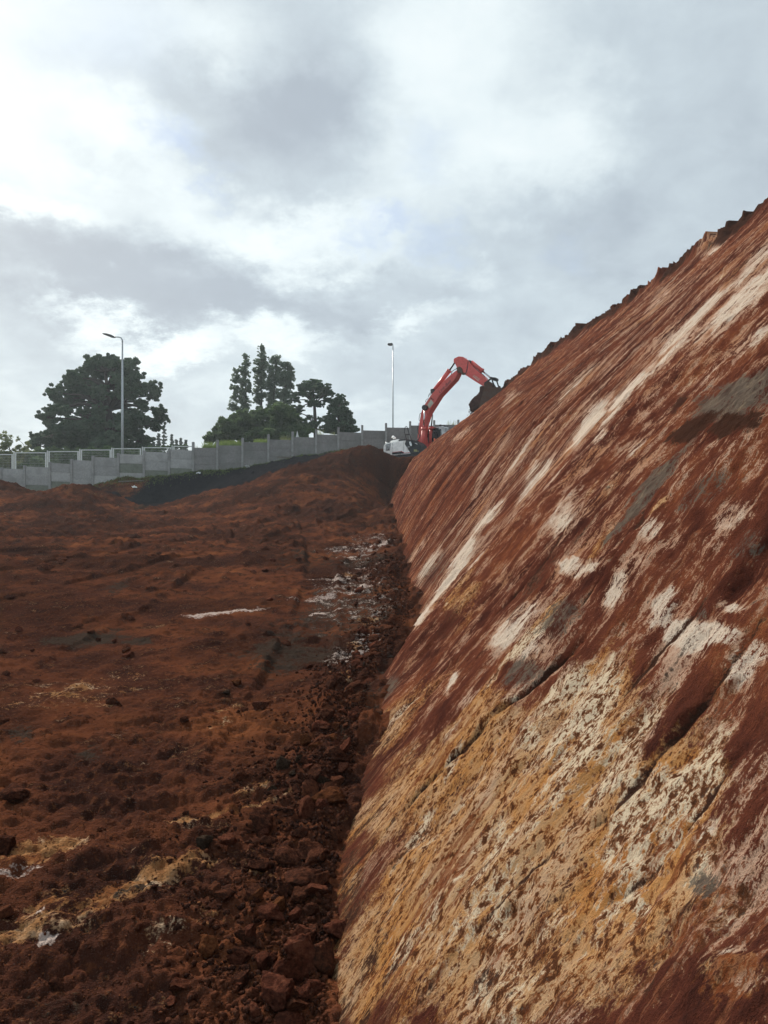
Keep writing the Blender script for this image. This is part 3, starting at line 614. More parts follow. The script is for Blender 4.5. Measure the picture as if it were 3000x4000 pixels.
# ------------------------------------------------------------------ street lamps
def lamp(px, ptop, pbase, Y, r0, r1, arm, label, head):
    t = un(px, ptop, Y); b = un(px+1, pbase, Y); zb = 2.0
    root = empty('street_lamp', (b[0], Y, zb), label, 'street lamp', 'street lamps beyond the concrete wall')
    k = F/Y; top = t[2]-zb; mb = MB()
    pts = [(0, 0, 0), (0, 0, top*.5), (0, 0, top-22/k)]; rs = [r0, (r0+r1)/2, r1]
    mb.tube(pts, rs, 12); mb.box((-.2, -.2, 0), (.2, .2, .03)); mb.build('pole', M['galv'], root)
    ma = MB(); A = arm/k
    ap = [(0, 0, top-22/k), (0, 0, top-12/k), (-.12*A, 0, top-4/k), (-.3*A, 0, top-1.2/k), (-A, 0, top+1.5/k)] if arm > 20 else [(0, 0, top-22/k), (0, 0, top-6/k), (-.02, 0, top+2/k), (-A, 0, top+2/k)]
    ma.tube(ap, [r1, r1, r1*.9, r1*.8, r1*.75][:len(ap)], 10); ma.build('arm', M['galv'], root)
    mh = MB(); h = head/k
    if arm > 20:
        pr = [(-A+.25, -.02), (-A, .12), (-A-h*.55, .24), (-A-h, .26), (-A-h, .20), (-A-h*.5, .06), (-A-.05, -.07), (-A+.25, -.08)]
        mh.prism([(x, z+top+.02) for x, z in pr], -.15, .15, .02)
    else:
        pr = [(-A+.12, .14), (-A-h, .10), (-A-h-.05, -.06), (-A-h*.5, -.17), (-A+.12, -.13)]; mh.prism([(x, z+top) for x, z in pr], -.2, .2, .03)
    mh.build('lamp_head', M['dark'], root)
lamp(477, 1316, 1775, 60, .125, .062, 40, 'grey street lamp with long curved arm, standing in front of the big round pine', 36)
lamp(1534, 1345, 1700, 90, .12, .055, 6, 'tall thin street lamp with small square head, rising behind the wall beside the excavator', 14)

# ------------------------------------------------------------------ trees and shrubs
def leafmat(name, c1, c2, tr=.25):
    m, t, b = new_mat(name, .75, .2)
    g = t.node('ShaderNodeTexCoord').outputs['Object']; n = t.noise(g, 1.1, 4, .6); n2 = t.noise(g, 9, 3, .6)
    t.put(b.inputs['Base Color'], t.mix(t.mr(t.math('ADD', t.math('MULTIPLY', n, .6), t.math('MULTIPLY', n2, .4)), .38, .62), c1, c2))
    tl = t.node('ShaderNodeBsdfTranslucent'); tl.inputs[0].default_value = (*c2, 1); mx = t.node('ShaderNodeMixShader'); mx.inputs[0].default_value = tr
    o = [n for n in t.n if n.type == 'OUTPUT_MATERIAL'][0]
    t.l.new(b.outputs[0], mx.inputs[1]); t.l.new(tl.outputs[0], mx.inputs[2]); t.l.new(mx.outputs[0], o.inputs[0]); return m
L = dict(pine=leafmat('pine_needles', (.050, .085, .055), (.095, .145, .085), .3), euc=leafmat('gum_leaves', (.085, .125, .085), (.16, .215, .14), .45),
         bush=leafmat('bush_leaves', (.055, .095, .045), (.12, .18, .075), .35), light=leafmat('pale_shrub_leaves', (.10, .13, .06), (.20, .23, .11), .4),
         reed=leafmat('reed_grass', (.06, .10, .025), (.14, .20, .055), .4), conif=leafmat('conifer_needles', (.05, .07, .058), (.09, .12, .09), .2), grass=leafmat('grass_blades', (.05, .08, .02), (.13, .17, .05), .3))
def leaf_mesh(name, P, size, mat, parent, flat=0.0, asp=.6):
    n = len(P); a = RNG.normal(size=(n, 3)); a[:, 2] *= (1-flat*.7); a /= np.linalg.norm(a, axis=1)[:, None]
    c = RNG.normal(size=(n, 3)); b = np.cross(a, c); b /= np.linalg.norm(b, axis=1)[:, None]
    s = size*RNG.uniform(.55, 1.35, (n, 1)); a = a*s; b = b*s*asp
    co = np.stack([P-a, P-b*.9+a*.1, P+a, P+b], 1).reshape(-1, 3).astype(np.float32)
    me = bpy.data.meshes.new(name); me.vertices.add(4*n); me.vertices.foreach_set('co', co.ravel())
    me.loops.add(4*n); me.loops.foreach_set('vertex_index', np.arange(4*n, dtype=np.int32)); me.polygons.add(n)
    me.polygons.foreach_set('loop_start', np.arange(0, 4*n, 4, dtype=np.int32)); me.polygons.foreach_set('loop_total', np.full(n, 4, np.int32))
    me.update(calc_edges=True); me.materials.append(mat); o = bpy.data.objects.new(name, me); COL.objects.link(o)
    if parent: o.parent = parent
    return o
def tree(name, label, cat, Y, base, trunk, blobs, mat, size, dens, r_trunk=.3, flat=.0, group=None, depth=.8, clump=.42, limbs=True, sub=9, full=1.0, grow=1.0, extra=0):
    """blobs are (photo x, photo y, half width px[, half height px]); each becomes leaf clumps at the end of a limb"""
    bx, by, bz = un(base[0], base[1], Y); zb = 2.2 if Y > 54 else bz; root = empty(name, (bx, Y, zb), label, cat, group); O = Vector((bx, Y, zb)); k = Y/F
    tp = [Vector(un(p[0], p[1], Y))-O for p in trunk]; tp[0].z = min(tp[0].z, -.2)
    blobs = list(blobs); nb = len(blobs)
    for _ in range(extra):
        p = random.choice(blobs[:nb]); q = sorted(blobs[:nb], key=lambda z: (z[0]-p[0])**2+(z[1]-p[1])**2)[random.randint(1, 5)]; f_ = random.uniform(.35, .65)
        blobs.append((p[0]+(q[0]-p[0])*f_, p[1]+(q[1]-p[1])*f_, min(p[2], q[2])*.85, min(p[2], q[2])*.6))
    mb = MB(); nt = len(tp); mb.tube(tp, [r_trunk*(1-.75*i/(nt-1)) for i in range(nt)], 8)
    W_ = max(b[2] for b in blobs)*k; pts = []
    cxm = sum(b[0] for b in blobs)/len(blobs); halfw = max(abs(b[0]-cxm) for b in blobs)*k
    for b in blobs:
        rx = b[2]*k*grow; rz = (b[3] if len(b) > 3 else b[2]*.8)*k*grow
        c = Vector(un(b[0], b[1], Y))-O
        edge = min(1, abs(b[0]-cxm)*k/max(halfw, .1)); dy = random.uniform(-1, 1)*depth*halfw*math.sqrt(max(0, 1-edge**2)); c.y += dy; c.z = (c.z+zb)*(Y+dy)/Y-zb
        c.x *= (Y+dy)/Y if abs(dy) < Y else 1
        if limbs:
            j = min(range(nt), key=lambda q: (tp[q]-c).length+(2*abs(tp[q].z-c.z) if tp[q].z > c.z-.3 else 0)); s0 = tp[j]
            mid = s0.lerp(c, .5)+Vector((0, 0, .12*(c-s0).length)); mb.tube([s0, mid, c], [r_trunk*.38, r_trunk*.24, r_trunk*.07], 5)
        ns = sub
        for q in range(ns):
            v = Vector((random.gauss(0, 1), random.gauss(0, 1), random.gauss(0, 1))).normalized()*random.uniform(.15, 1.0)
            cc = c+Vector((v.x*rx, v.y*rx, v.z*rz)); 
            if limbs and q % 3 == 0: mb.tube([c.lerp(cc, -.2), cc], [r_trunk*.09, r_trunk*.03], 4)
            rr = clump*random.uniform(.6, 1.15); n = max(6, int(dens*rx*rz*rr*full))
            g = RNG.normal(size=(n, 3)); g /= np.linalg.norm(g, axis=1)[:, None]; g *= RNG.uniform(.2, 1, (n, 1))**.5
            g *= np.array([rx*rr, rx*rr, rz*rr*(1-.4*flat)]); pts.append(g+np.array(cc))
    mb.build('trunk', M['bark'], root); leaf_mesh('crown', np.concatenate(pts), size, mat, root, flat); return root
def c1(x, y, r, r2=None, s=2.074): return (x/s, 1250+y/s, r/s)+((r2/s,) if r2 else ())
def c2(x, y, r, r2=None, s=2.212): return (750+x/s, 1250+y/s, r/s)+((r2/s,) if r2 else ())
big = [(720, 340, 62, 45), (800, 330, 60, 40), (870, 325, 62, 40), (960, 350, 60, 40), (1030, 355, 50, 45), (780, 410, 110, 60), (930, 410, 110, 60), (680, 430, 70, 50), (610, 480, 70, 50), (560, 540, 60, 50), (700, 530, 70, 50), (1060, 450, 80, 50),
       (1130, 500, 60, 45), (1185, 550, 55, 45), (1205, 615, 45, 35), (1050, 540, 80, 40), (930, 500, 70, 36), (510, 590, 60, 50), (455, 640, 55, 45), (450, 710, 55, 50), (560, 640, 90, 60), (480, 790, 75, 50), (610, 730, 80, 36), (700, 640, 60, 30), (830, 590, 60, 40), (860, 680, 60, 60),
       (930, 620, 60, 40), (1010, 600, 60, 30), (1110, 610, 70, 30), (1150, 665, 45, 25), (1245, 745, 55, 45), (1285, 790, 40, 45), (1180, 790, 70, 45), (1220, 860, 50, 40), (1090, 745, 45, 22), (1060, 800, 60, 50), (1120, 870, 60, 45), (720, 800, 80, 50), (800, 860, 120, 70), (920, 800, 90, 90), (960, 900, 110, 70),
       (620, 860, 110, 60), (490, 880, 80, 50), (700, 930, 120, 60), (560, 950, 110, 50), (850, 980, 150, 60), (1000, 980, 120, 55), (1120, 960, 80, 50), (1160, 1010, 60, 40), (400, 950, 60, 45), (330, 945, 55, 35), (280, 945, 35, 35), (310, 1000, 50, 36), (400, 1010, 90, 40), (520, 1020, 110, 40), (680, 1030, 120, 40), (900, 1040, 150, 40), (1080, 1040, 110, 36), (760, 740, 40, 22), (700, 745, 40, 18)]
tree('pine_tree', 'large round-crowned dark pine tree behind the long-armed street lamp', 'tree', 74, (430, 1800), [(430, 1850), (432, 1700), (425, 1600), (420, 1520), (410, 1450)], [c1(*b) for b in big], L['pine'], .12, 560, .50, .15, depth=.6, sub=36, clump=.25, full=1.0, grow=1.28, extra=60)
eg = 'gum trees rising over the low thicket'
tree('gum_tree', 'slender pale gum tree, leftmost of the row above the thicket', 'tree', 78, (965, 1740), [(970, 1760), (962, 1600), (958, 1500), (958, 1400)], [c2(*b) for b in [(460, 325, 28, 30), (465, 375, 34, 36), (440, 430, 45, 40), (380, 450, 28, 30), (470, 460, 36, 40), (380, 510, 42, 40), (440, 530, 60, 45), (370, 590, 45, 40), (440, 620, 60, 45), (490, 580, 30, 40), (375, 670, 40, 40), (440, 700, 60, 40), (365, 750, 45, 40), (420, 775, 55, 32), (470, 750, 40, 30)]], L['euc'], .085, 560, .13, group=eg, depth=.4, clump=.26, sub=34, full=.62, grow=1.22)
tree('gum_tree', 'tallest slender gum tree in the row above the thicket', 'tree', 80, (1025, 1740), [(1025, 1760), (1022, 1600), (1020, 1480), (1022, 1360)], [c2(*b) for b in [(600, 240, 26, 30), (605, 290, 32, 34), (620, 340, 42, 36), (580, 370, 40, 36), (620, 400, 50, 40), (570, 440, 45, 40), (610, 480, 50, 45), (570, 530, 50, 45), (610, 570, 45, 40), (560, 620, 45, 38), (600, 660, 50, 38), (570, 700, 40, 34)]], L['euc'], .085, 560, .13, group=eg, depth=.4, clump=.26, sub=34, full=.62, grow=1.22)
tree('gum_tree', 'wispy-topped gum tree beside the tallest one in the row', 'tree', 79, (1075, 1740), [(1060, 1760), (1068, 1600), (1075, 1480), (1080, 1400)], [c2(*b) for b in [(740, 325, 30, 26), (700, 330, 28, 26), (720, 370, 46, 34), (690, 420, 45, 40), (740, 440, 45, 40), (690, 480, 50, 40), (730, 520, 50, 40), (680, 560, 50, 40), (710, 610, 50, 38), (680, 660, 45, 36), (670, 710, 30, 30)]], L['euc'], .085, 560, .13, group=eg, depth=.4, clump=.26, sub=34, full=.62, grow=1.22)
tree('gum_tree', 'broad gum tree on the right of the row, next to the pine', 'tree', 78, (1110, 1740), [(1085, 1760), (1095, 1640), (1115, 1520), (1125, 1430)], [c2(*b) for b in [(820, 385, 36, 26), (780, 390, 32, 30), (850, 420, 30, 30), (820, 450, 50, 36), (790, 480, 50, 36), (850, 490, 40, 40), (820, 530, 55, 40), (780, 560, 50, 36), (850, 570, 36, 36), (800, 620, 55, 36), (850, 650, 45, 36), (760, 660, 45, 34), (820, 700, 45, 30), (730, 720, 40, 26)]], L['euc'], .085, 560, .13, group=eg, depth=.4, clump=.26, sub=34, full=.62, grow=1.22)
tree('pine_tree', 'flat-topped dark pine with bare trunk, right of the gum trees', 'tree', 73, (1235, 1740), [(1237, 1760), (1232, 1660), (1228, 1580), (1222, 1510)], [c2(*b) for b in [(1050, 540, 70, 26), (980, 565, 60, 28), (1110, 565, 60, 28), (1160, 585, 50, 30), (1040, 590, 80, 30), (940, 590, 40, 24), (1190, 630, 45, 28), (1110, 640, 60, 30), (1040, 660, 50, 34), (920, 640, 50, 20), (890, 690, 45, 30), (1050, 720, 55, 34), (930, 755, 50, 26), (900, 790, 45, 30), (990, 640, 40, 20), (1180, 690, 40, 26), (1100, 730, 40, 22), (1010, 840, 30, 22), (1070, 900, 45, 26), (1120, 860, 36, 24), (1010, 900, 70, 36)]], L['pine'], .10, 620, .26, .25, depth=.6, sub=32, clump=.25, full=1.0, grow=1.2)
tree('pine_tree', 'lower dark pine sloping down to the wall, rightmost of the trees', 'tree', 71, (1330, 1740), [(1320, 1760), (1325, 1660), (1325, 1600), (1328, 1550)], [c2(*b) for b in [(1280, 665, 42, 24), (1260, 710, 50, 26), (1310, 720, 36, 26), (1220, 750, 50, 28), (1300, 770, 55, 34), (1350, 790, 36, 30), (1250, 820, 70, 36), (1340, 840, 50, 36), (1180, 860, 60, 34), (1300, 890, 80, 40), (1380, 870, 36, 24), (1220, 920, 80, 36), (1360, 920, 50, 30), (1160, 950, 70, 30), (1300, 960, 100, 26), (1410, 945, 36, 16)]], L['pine'], .10, 620, .24, .25, depth=.5, sub=32, clump=.25, full=1.0, grow=1.25, extra=8)
tree('thicket', 'dense dark green thicket of bushes under the gum trees', 'bushes', 70, (1050, 1760), [(1050, 1800), (1050, 1680)], [c2(*b) for b in [(270, 940, 80, 55), (330, 900, 70, 50), (400, 860, 80, 60), (470, 830, 80, 50), (540, 820, 80, 50), (620, 820, 80, 50), (700, 800, 80, 60), (780, 790, 80, 55), (840, 810, 70, 60), (880, 850, 70, 60), (500, 920, 120, 80), (640, 920, 120, 80), (780, 920, 130, 80), (900, 930, 90, 60), (980, 960, 70, 40), (360, 970, 120, 60), (200, 980, 60, 45), (160, 1020, 50, 40), (280, 1020, 120, 50), (450, 1010, 140, 60), (600, 1010, 140, 60), (760, 1010, 140, 60), (900, 1010, 120, 50)]], L['bush'], .15, 520, .15, 0, depth=.6, limbs=False, clump=.32, sub=26, grow=1.2)
for i, (x, y, h, lab) in enumerate([(1328, 850, 190, 'tallest of the small far conifers right of the big pine'), (1285, 922, 120, 'small far conifer just left of the tallest conifer'), (1390, 925, 120, 'small far conifer just right of the tallest conifer'), (1465, 960, 90, 'short far conifer near the right end of the distant conifer row'), (1430, 968, 80, 'stubby far conifer in the middle of the distant row'), (1505, 975, 80, 'smallest far conifer, nearest the tall wall post'), (1245, 990, 60, 'low far conifer at the foot of the big pine')]):
    px = x/2.074; py = 1250+y/2.074; hh = h/2.074+25; bl = []
    for q in range(9):
        f_ = (q+.5)/9; bl.append((px+random.uniform(-1, 1)*3*f_, py+hh*f_, 3+17*f_*(h/190)**.5, 5))
    tree('conifer', lab, 'tree', 110, (px, py+hh), [(px, py+hh), (px, py+hh*.5), (px, py)], bl, L['conif'], .22, 90, .14, .3, group='far conifers in a row behind the wall', depth=1, limbs=False, clump=.5, sub=6)
tree('shrub', 'pale olive feathery shrub at the left edge behind the white frame fence', 'shrub', 64, (40, 1800), [(40, 1860), (40, 1760)], [c1(*b) for b in [(20, 940, 45, 36), (70, 1000, 60, 40), (20, 1010, 60, 60), (120, 1030, 45, 36), (60, 1080, 110, 60), (150, 1090, 60, 50), (-60, 1000, 80, 80), (40, 1150, 120, 50)]], L['light'], .09, 420, .08, group='pale shrubs behind the frame fence', depth=.6, clump=.45, sub=9)
tree('shrub', 'small thin pale shrub between the left edge shrub and the big pine', 'shrub', 66, (105, 1790), [(105, 1860), (105, 1760)], [c1(*b) for b in [(215, 1010, 30, 30), (200, 1050, 45, 30), (240, 1080, 60, 30), (150, 970, 20, 26), (210, 1130, 70, 50)]], L['light'], .09, 300, .08, group='pale shrubs behind the frame fence', depth=.6, clump=.45, sub=8)
tree('shrub', 'olive green shrub seen through the second frame of the white fence', 'shrub', 63, (150, 1830), [(150, 1880), (150, 1800)], [c1(*b) for b in [(300, 1120, 60, 40), (340, 1160, 60, 40), (260, 1150, 60, 40), (450, 1145, 40, 20), (220, 1180, 60, 30)]], L['bush'], .10, 420, .08, group='pale shrubs behind the frame fence', depth=.6, clump=.45, sub=8)
tree('shrub', 'low green shrub showing between the big pine and the conifers above the wall', 'shrub', 62, (600, 1770), [(600, 1830), (600, 1770)], [c1(*b) for b in [(1200, 1040, 60, 20), (1290, 1035, 50, 20), (1360, 1030, 50, 18), (1440, 1025, 50, 14), (1500, 1020, 40, 14)]], L['bush'], .10, 420, .06, depth=.6, clump=.45, limbs=False, sub=8)
tree('hedge', 'dark green hedge filling the frames of the white fence below the big pine', 'hedge', 66, (420, 1860), [(420, 1880), (420, 1800)], [(x, (1778 if x < 430 else 1795)+random.uniform(-8, 8)-(x-200)*.04, 26, 24) for x in range(112, 640, 20)]+[(x, 1803-(x-200)*.05, 26, 24) for x in range(112, 640, 22)]+[(x, 1845-(x-200)*.06, 26, 24) for x in range(150, 640, 22)], L['bush'], .12, 420, .1, depth=.2, limbs=False, clump=.4, sub=16, grow=1.2)
tree('hedge', 'paler olive hedge at the far left behind the white fence', 'hedge', 67, (20, 1860), [(20, 1890), (20, 1820)], [(x, 1800+random.uniform(-8, 8), 30, 26) for x in range(-90, 160, 24)]+[(x, 1840, 30, 26) for x in range(-90, 160, 24)], L['light'], .10, 420, .1, depth=.2, limbs=False, clump=.4, sub=16, grow=1.2)
# bright reeds behind the wall
def blades(name, spec, mat, label, cat=None, kind=None, Y=56, zb=None, wdt=.02):
    vs = []; fs = []
    for (px, pyb, pyt, hw, n) in spec:
        for _ in range(n):
            yy = Y+random.uniform(-.6, .6); x = (px+random.uniform(-hw, hw)-1500)/F*yy; z0 = (2000-pyb)/F*yy; h = (pyb-pyt)/F*yy*random.uniform(.5, 1.1)
            a = random.uniform(0, 6.28); l = random.uniform(.05, .3)*h; dx, dy = math.cos(a)*l, math.sin(a)*l; w = wdt*random.uniform(.6, 1.3)
            k = len(vs); vs += [(x-w, yy, z0), (x+w, yy, z0), (x+w*.7+dx*.4, yy+dy*.4, z0+h*.6), (x-w*.7+dx*.4, yy+dy*.4, z0+h*.6), (x+dx, yy+dy, z0+h)]
            fs += [(k, k+1, k+2, k+3), (k+3, k+2, k+4)]
    me = bpy.data.meshes.new(name); me.from_pydata(vs, [], fs); me.materials.append(mat); o = bpy.data.objects.new(name, me); COL.objects.link(o)
    return tag(o, label, cat, None, kind)
blades('reeds', [(820, 1770, 1725, 25, 320), (900, 1760, 1718, 45, 520), (1020, 1745, 1712, 28, 320), (800, 1770, 1735, 8, 120)], L['reed'], 'bright green reeds standing above the wall under the thicket', kind='stuff')
blades('tall_weeds', [(1115, 1740, 1700, 18, 60), (1250, 1725, 1672, 12, 40), (765, 1775, 1735, 12, 30), (1765, 1668, 1640, 25, 26), (1300, 1715, 1686, 12, 30)], L['light'], 'thin dry weeds poking above the wall', kind='stuff', wdt=.012)
vs = []; fs = []
for _ in range(6000):
    px = random.uniform(300, 1420); Y = wallY(px)-.15-abs(random.gauss(0, .8)); x = (px-1500)/F*wallY(px); z0 = float(gz(x, Y)[0])-.02
    h = random.uniform(.04, .16)*(1.3 if random.random() < .1 else 1); a = random.uniform(0, 6.28); l = .5*h; dx, dy = math.cos(a)*l, math.sin(a)*l; w = .012
    k = len(vs); vs += [(x-w, Y, z0), (x+w, Y, z0), (x+dx, Y+dy, z0+h)]; fs.append((k, k+1, k+2))
me = bpy.data.meshes.new('grass'); me.from_pydata(vs, [], fs); me.materials.append(L['grass']); o = bpy.data.objects.new('grass', me); COL.objects.link(o); o['kind'] = 'stuff'

# planks and litter at the foot of the wall
def bar(name, a, b, w, h, mat, label, cat, group=None):
    a = Vector(a); b = Vector(b); c = (a+b)/2; d = (b-a); o = MB().box((-d.length/2, -w/2, -h/2), (d.length/2, w/2, h/2), bev=min(w, h)*.12).build(name, mat)
    o.location = c; o.rotation_mode = 'QUATERNION'; o.rotation_quaternion = d.to_track_quat('X', 'Z'); return tag(o, label, cat, group)
bar('plank', un(1083, 1786, 48.6), un(1215, 1790, 49.0), .2, .09, M['plank'], 'long pale plank lying at the foot of the wall left of the mound', 'plank')
bar('plank', un(1150, 1797, 48.0), un(1236, 1789, 49.2), .2, .07, M['plank'], 'shorter plank resting askew under the long pale one', 'plank')
bar('plank', un(462, 1881, 46.9), un(562, 1877, 47.3), .25, .07, M['plank'], 'flat weathered plank at the foot of the wall below the mossy square slab', 'plank')
def scrap(px, py, Y, sx, sz, label):
    bm = bmesh.new(); bmesh.ops.create_grid(bm, x_segments=5, y_segments=4, size=.5)
    for v in bm.verts: v.co = Vector((v.co.x*sx, v.co.y*sx*.8, sz*(random.random()+.6*(abs(v.co.x) < .3))))
    for f in bm.faces: f.smooth = False
    e = bmesh.ops.extrude_face_region(bm, geom=bm.faces[:]); 
    for v in e['geom']:
        if isinstance(v, bmesh.types.BMVert): v.co.z -= .01
    me = bpy.data.meshes.new('plastic_scrap'); bm.to_mesh(me); bm.free(); me.materials.append(M['litter']); o = bpy.data.objects.new('plastic_scrap', me); COL.objects.link(o)
    x, yy, z = un(px, py, Y); o.location = (x, yy, z); o.rotation_euler = (R(25), 0, random.uniform(0, 3)); tag(o, label, 'litter', 'white litter at the foot of the wall')
scrap(967, 1827, 47.9, .4, .10, 'bright white crumpled scrap on the dark bank by the wall')
scrap(1072, 1813, 48.5, .28, .12, 'white rag lying left of the long plank'); scrap(1058, 1815, 48.4, .2, .08, 'small white scrap left of the white rag')
scrap(1155, 1799, 48.0, .22, .08, 'white scrap under the crossed planks'); scrap(775, 1849, 47.6, .26, .06, 'flat white scrap under the first tall wall post'); scrap(525, 1903, 45.8, .3, .05, 'white scrap on the dark bank below the flat plank')
# small white sign behind the wall
sg = empty('road_sign', un(1161, 1730, 60), 'small white diamond sign peeping over the wall', 'sign'); k = 60/F
MB().prism([(-6*k, -8*k+.55), (0, 22*k+.55), (6*k, -2*k+.55), (6*k, -8*k+.55)], -.015, .015).build('sign_plate', M['litter'], sg); MB().tube([(0, .05, -1), (0, .05, .7)], .03).build('post', M['galv'], sg)
#EXCAVATOR
# ------------------------------------------------------------------ excavator, nose to the slope, bucket on the crest
EXC = Matrix.Translation((2.57, 46.05, 2.32)) @ Matrix.Rotation(R(-30), 4, 'Z') @ Matrix.Rotation(R(-5), 4, 'Y')
EXI = EXC.inverted(); _o = EXI@Vector((0, 0, 0))
def lc(p, y0):
    d = EXI.to_3x3()@pdir(*p); k = (y0-_o.y)/d.y; q = _o+d*k; return (q.x, y0, q.z)
def s3(x, y): return (1420+x/2.37, 1300+y/2.37)
def sE(x, y): return (1480+x/8.295, 1700+y/8.295)
def sB(x, y): return (1740+x/6.381, 1370+y/6.381)
def sD(x, y): return (1620+x/6.9125, 1640+y/6.9125)
def sS(x, y): return (1620+x/8.295, 1440+y/8.295)
exc = empty('excavator', (0, 0, 0), 'red and white tracked excavator with raised boom digging at the crest of the slope', 'excavator')
exc.matrix_world = EXC
def outl(fn, pts, y0): return [(q[0], q[2]) for q in (lc(fn(*p), y0) for p in pts)]
def part(name, mat, fn, pts, yf, y0, y1, bev=.015, parent=exc):
    return MB().prism(outl(fn, pts, yf), y0, y1, bev).build(name, M[mat], parent)
ZB = lc(sE(600, 740), -1.35)[2]
# undercarriage
for sy in (-1, 1):
    mb = MB(); yc = 1.12*sy; tl, r = 1.75, .42
    path = [(-tl+r*math.cos(a), r+r*math.sin(a)) for a in np.linspace(math.pi*.5, math.pi*1.5, 9)]+[(tl+r*math.cos(a), r+r*math.sin(a)) for a in np.linspace(-math.pi*.5, math.pi*.5, 9)]
    mb.prism(path, yc-.22, yc+.22, .02); trk = mb.build('track', M['muddy'], exc)
    mp = MB(); per = []
    for x in np.linspace(-tl, tl, 20): per += [(x, -.02, 0), (x, 2*r+.02, 0)]
    for x, z, a in per: mp.box((x-.075, yc-.3, z-.025), (x+.075, yc+.3, z+.025))
    for sx in (-1, 1):
        for a in np.linspace(-1.3, 1.3, 6):
            Mx_ = Matrix.Translation((sx*tl, 0, r)) @ Matrix.Rotation(-sx*a if sx > 0 else a, 4, 'Y'); q = r+.02
            mp.box((sx*q-.025, yc-.3, -.075), (sx*q+.025, yc+.3, .075), M=Mx_)
    mp.build('track_shoes', M['muddy'], trk)
MB().box((-1.1, -.85, .3), (1.1, .85, .75), bev=.05).tube([(0, 0, .7), (0, 0, ZB-.01)], .6, 24).build('undercarriage', M['dark'], exc)
zt = lc(sE(500, 220), -1.3)[2]
# counterweight, engine hood and right-hand side panel
cwp = outl(sE, [(215, 735), (160, 760), (146, 640), (146, 400), (165, 300), (210, 266), (228, 262)], -1.3)
MB().prism(cwp, -1.33, 1.35, .05).build('counterweight', M['white'], exc)
hd = part('engine_hood', 'white', sE, [(222, 690), (214, 262), (500, 215), (870, 168), (825, 290), (900, 400), (1020, 597), (600, 640)], -1.34, -1.34, -.35, .03)
part('belly_pan', 'black', sE, [(218, 745), (222, 700), (600, 648), (1030, 605), (1380, 640), (1360, 700), (1000, 768)], -1.31, -1.31, 1.25, .03)
part('tank_body', 'black', sE, [(872, 165), (1100, 150), (1120, 190), (1240, 210), (1360, 330), (1365, 640), (1030, 600), (905, 400), (832, 290)], -1.32, -1.32, -.50, .03)
MB().prism(outl(sE, [(235, 690), (235, 275), (880, 190), (1000, 600)], -.3), -.345, 1.3, .04).build('engine_bay', M['dark'], exc)
def decal(name, mat, fn, pts, yf, parent, pr=.008): return MB().prism(outl(fn, pts, yf), yf-pr, yf+.004).build(name, M[mat], parent)
gr_ = decal('grille', 'dark', sE, [(228, 505), (240, 285), (385, 265), (360, 490)], -1.345, hd)
mb = MB(); 
for k in range(9):
    a = lc(sE(236-k*.5, 300+k*23), -1.355); b_ = lc(sE(378-k*2, 282+k*23), -1.355); mb.tube([a, b_], .009, 4)
for k in range(1, 5):
    a = lc(sE(230+32*k, 285), -1.357); b_ = lc(sE(222+32*k, 495), -1.357); mb.tube([a, b_], .008, 4)
mb.build('grille_bars', M['silver'], gr_)
decal('black_stripe', 'black', sE, [(430, 625), (430, 568), (735, 533), (815, 580), (812, 592)], -1.345, hd)
decal('red_line', 'decal_red', sE, [(430, 562), (432, 550), (740, 514), (830, 572), (1000, 555), (1008, 572), (825, 590), (735, 530)], -1.348, hd)
decal('white_rim', 'silver', sE, [(190, 695), (190, 682), (1018, 582), (1022, 594)], -1.35, hd)
for x in (435, 800): MB().tube([lc(sE(x, 240 if x < 600 else 190), -1.346), lc(sE(x-6, 560), -1.346)], .006, 4).build('panel_seam', M['dark'], hd)
part('air_duct', 'white', sE, [(365, 240), (375, 200), (410, 175), (655, 122), (660, 150), (640, 200)], -.9, -.95, -.2, .03)
part('top_deck', 'black', sE, [(640, 200), (670, 140), (810, 130), (860, 110), (880, 170)], -.9, -.98, 1.2, .02)
pa_, pb_ = lc(sE(525, 110), -.7), lc(sE(440, 45), -.7)
ep = MB().tube([lc(sE(490, 150), -.7), pa_], .05, 10).build('exhaust_pipe', M['dark'], exc); MB().tube([pa_, pb_], .085, 12).build('exhaust_tip', M['white'], ep)
MB().tube([lc(sE(240, 262), -1.0), lc(sE(240, 225), -1.0)], .07, 10).build('filler_cap', M['white'], exc)
# hand rail
rail = [sE(905, 160), sD(-300, 0)]
fr = lambda x, y: (1450+x/4.1475, 1650+y/4.1475)
MB().tube([lc(fr(*p), -1.15) for p in [(578, 285), (560, 235), (541, 165), (545, 90), (556, 70), (578, 66), (588, 90), (612, 175), (635, 230), (650, 290)]], .022, 6).tube([lc(fr(552, 199), -1.15), lc(fr(618, 194), -1.15)], .035, 6).build('hand_rail', M['dark'], exc)
mi = MB().prism(outl(sE, [(960, 200), (1050, 195), (1090, 300), (1080, 360), (1010, 365), (985, 300)], -1.42), -1.46, -1.36, .02).build('mirror', M['black'], exc)
MB().prism(outl(sE, [(975, 212), (1035, 208), (1070, 300), (1065, 348), (1020, 352), (1000, 300)], -1.465), -1.475, -1.462).build('mirror_glass', M['silver'], mi)
decal('data_plate', 'yellow', sE, [(1135, 462), (1240, 465), (1242, 535), (1135, 530)], -1.325, exc); decal('small_plate', 'yellow', sE, [(1255, 500), (1285, 503), (1284, 530), (1254, 528)], -1.325, exc)
MB().tube([lc(sE(925, 388), -1.38), lc(sE(1000, 380), -1.38)], .025, 6).tube([lc(sE(930, 415), -1.38), lc(sE(1002, 407), -1.38)], .03, 6).build('step_bar', M['silver'], exc)
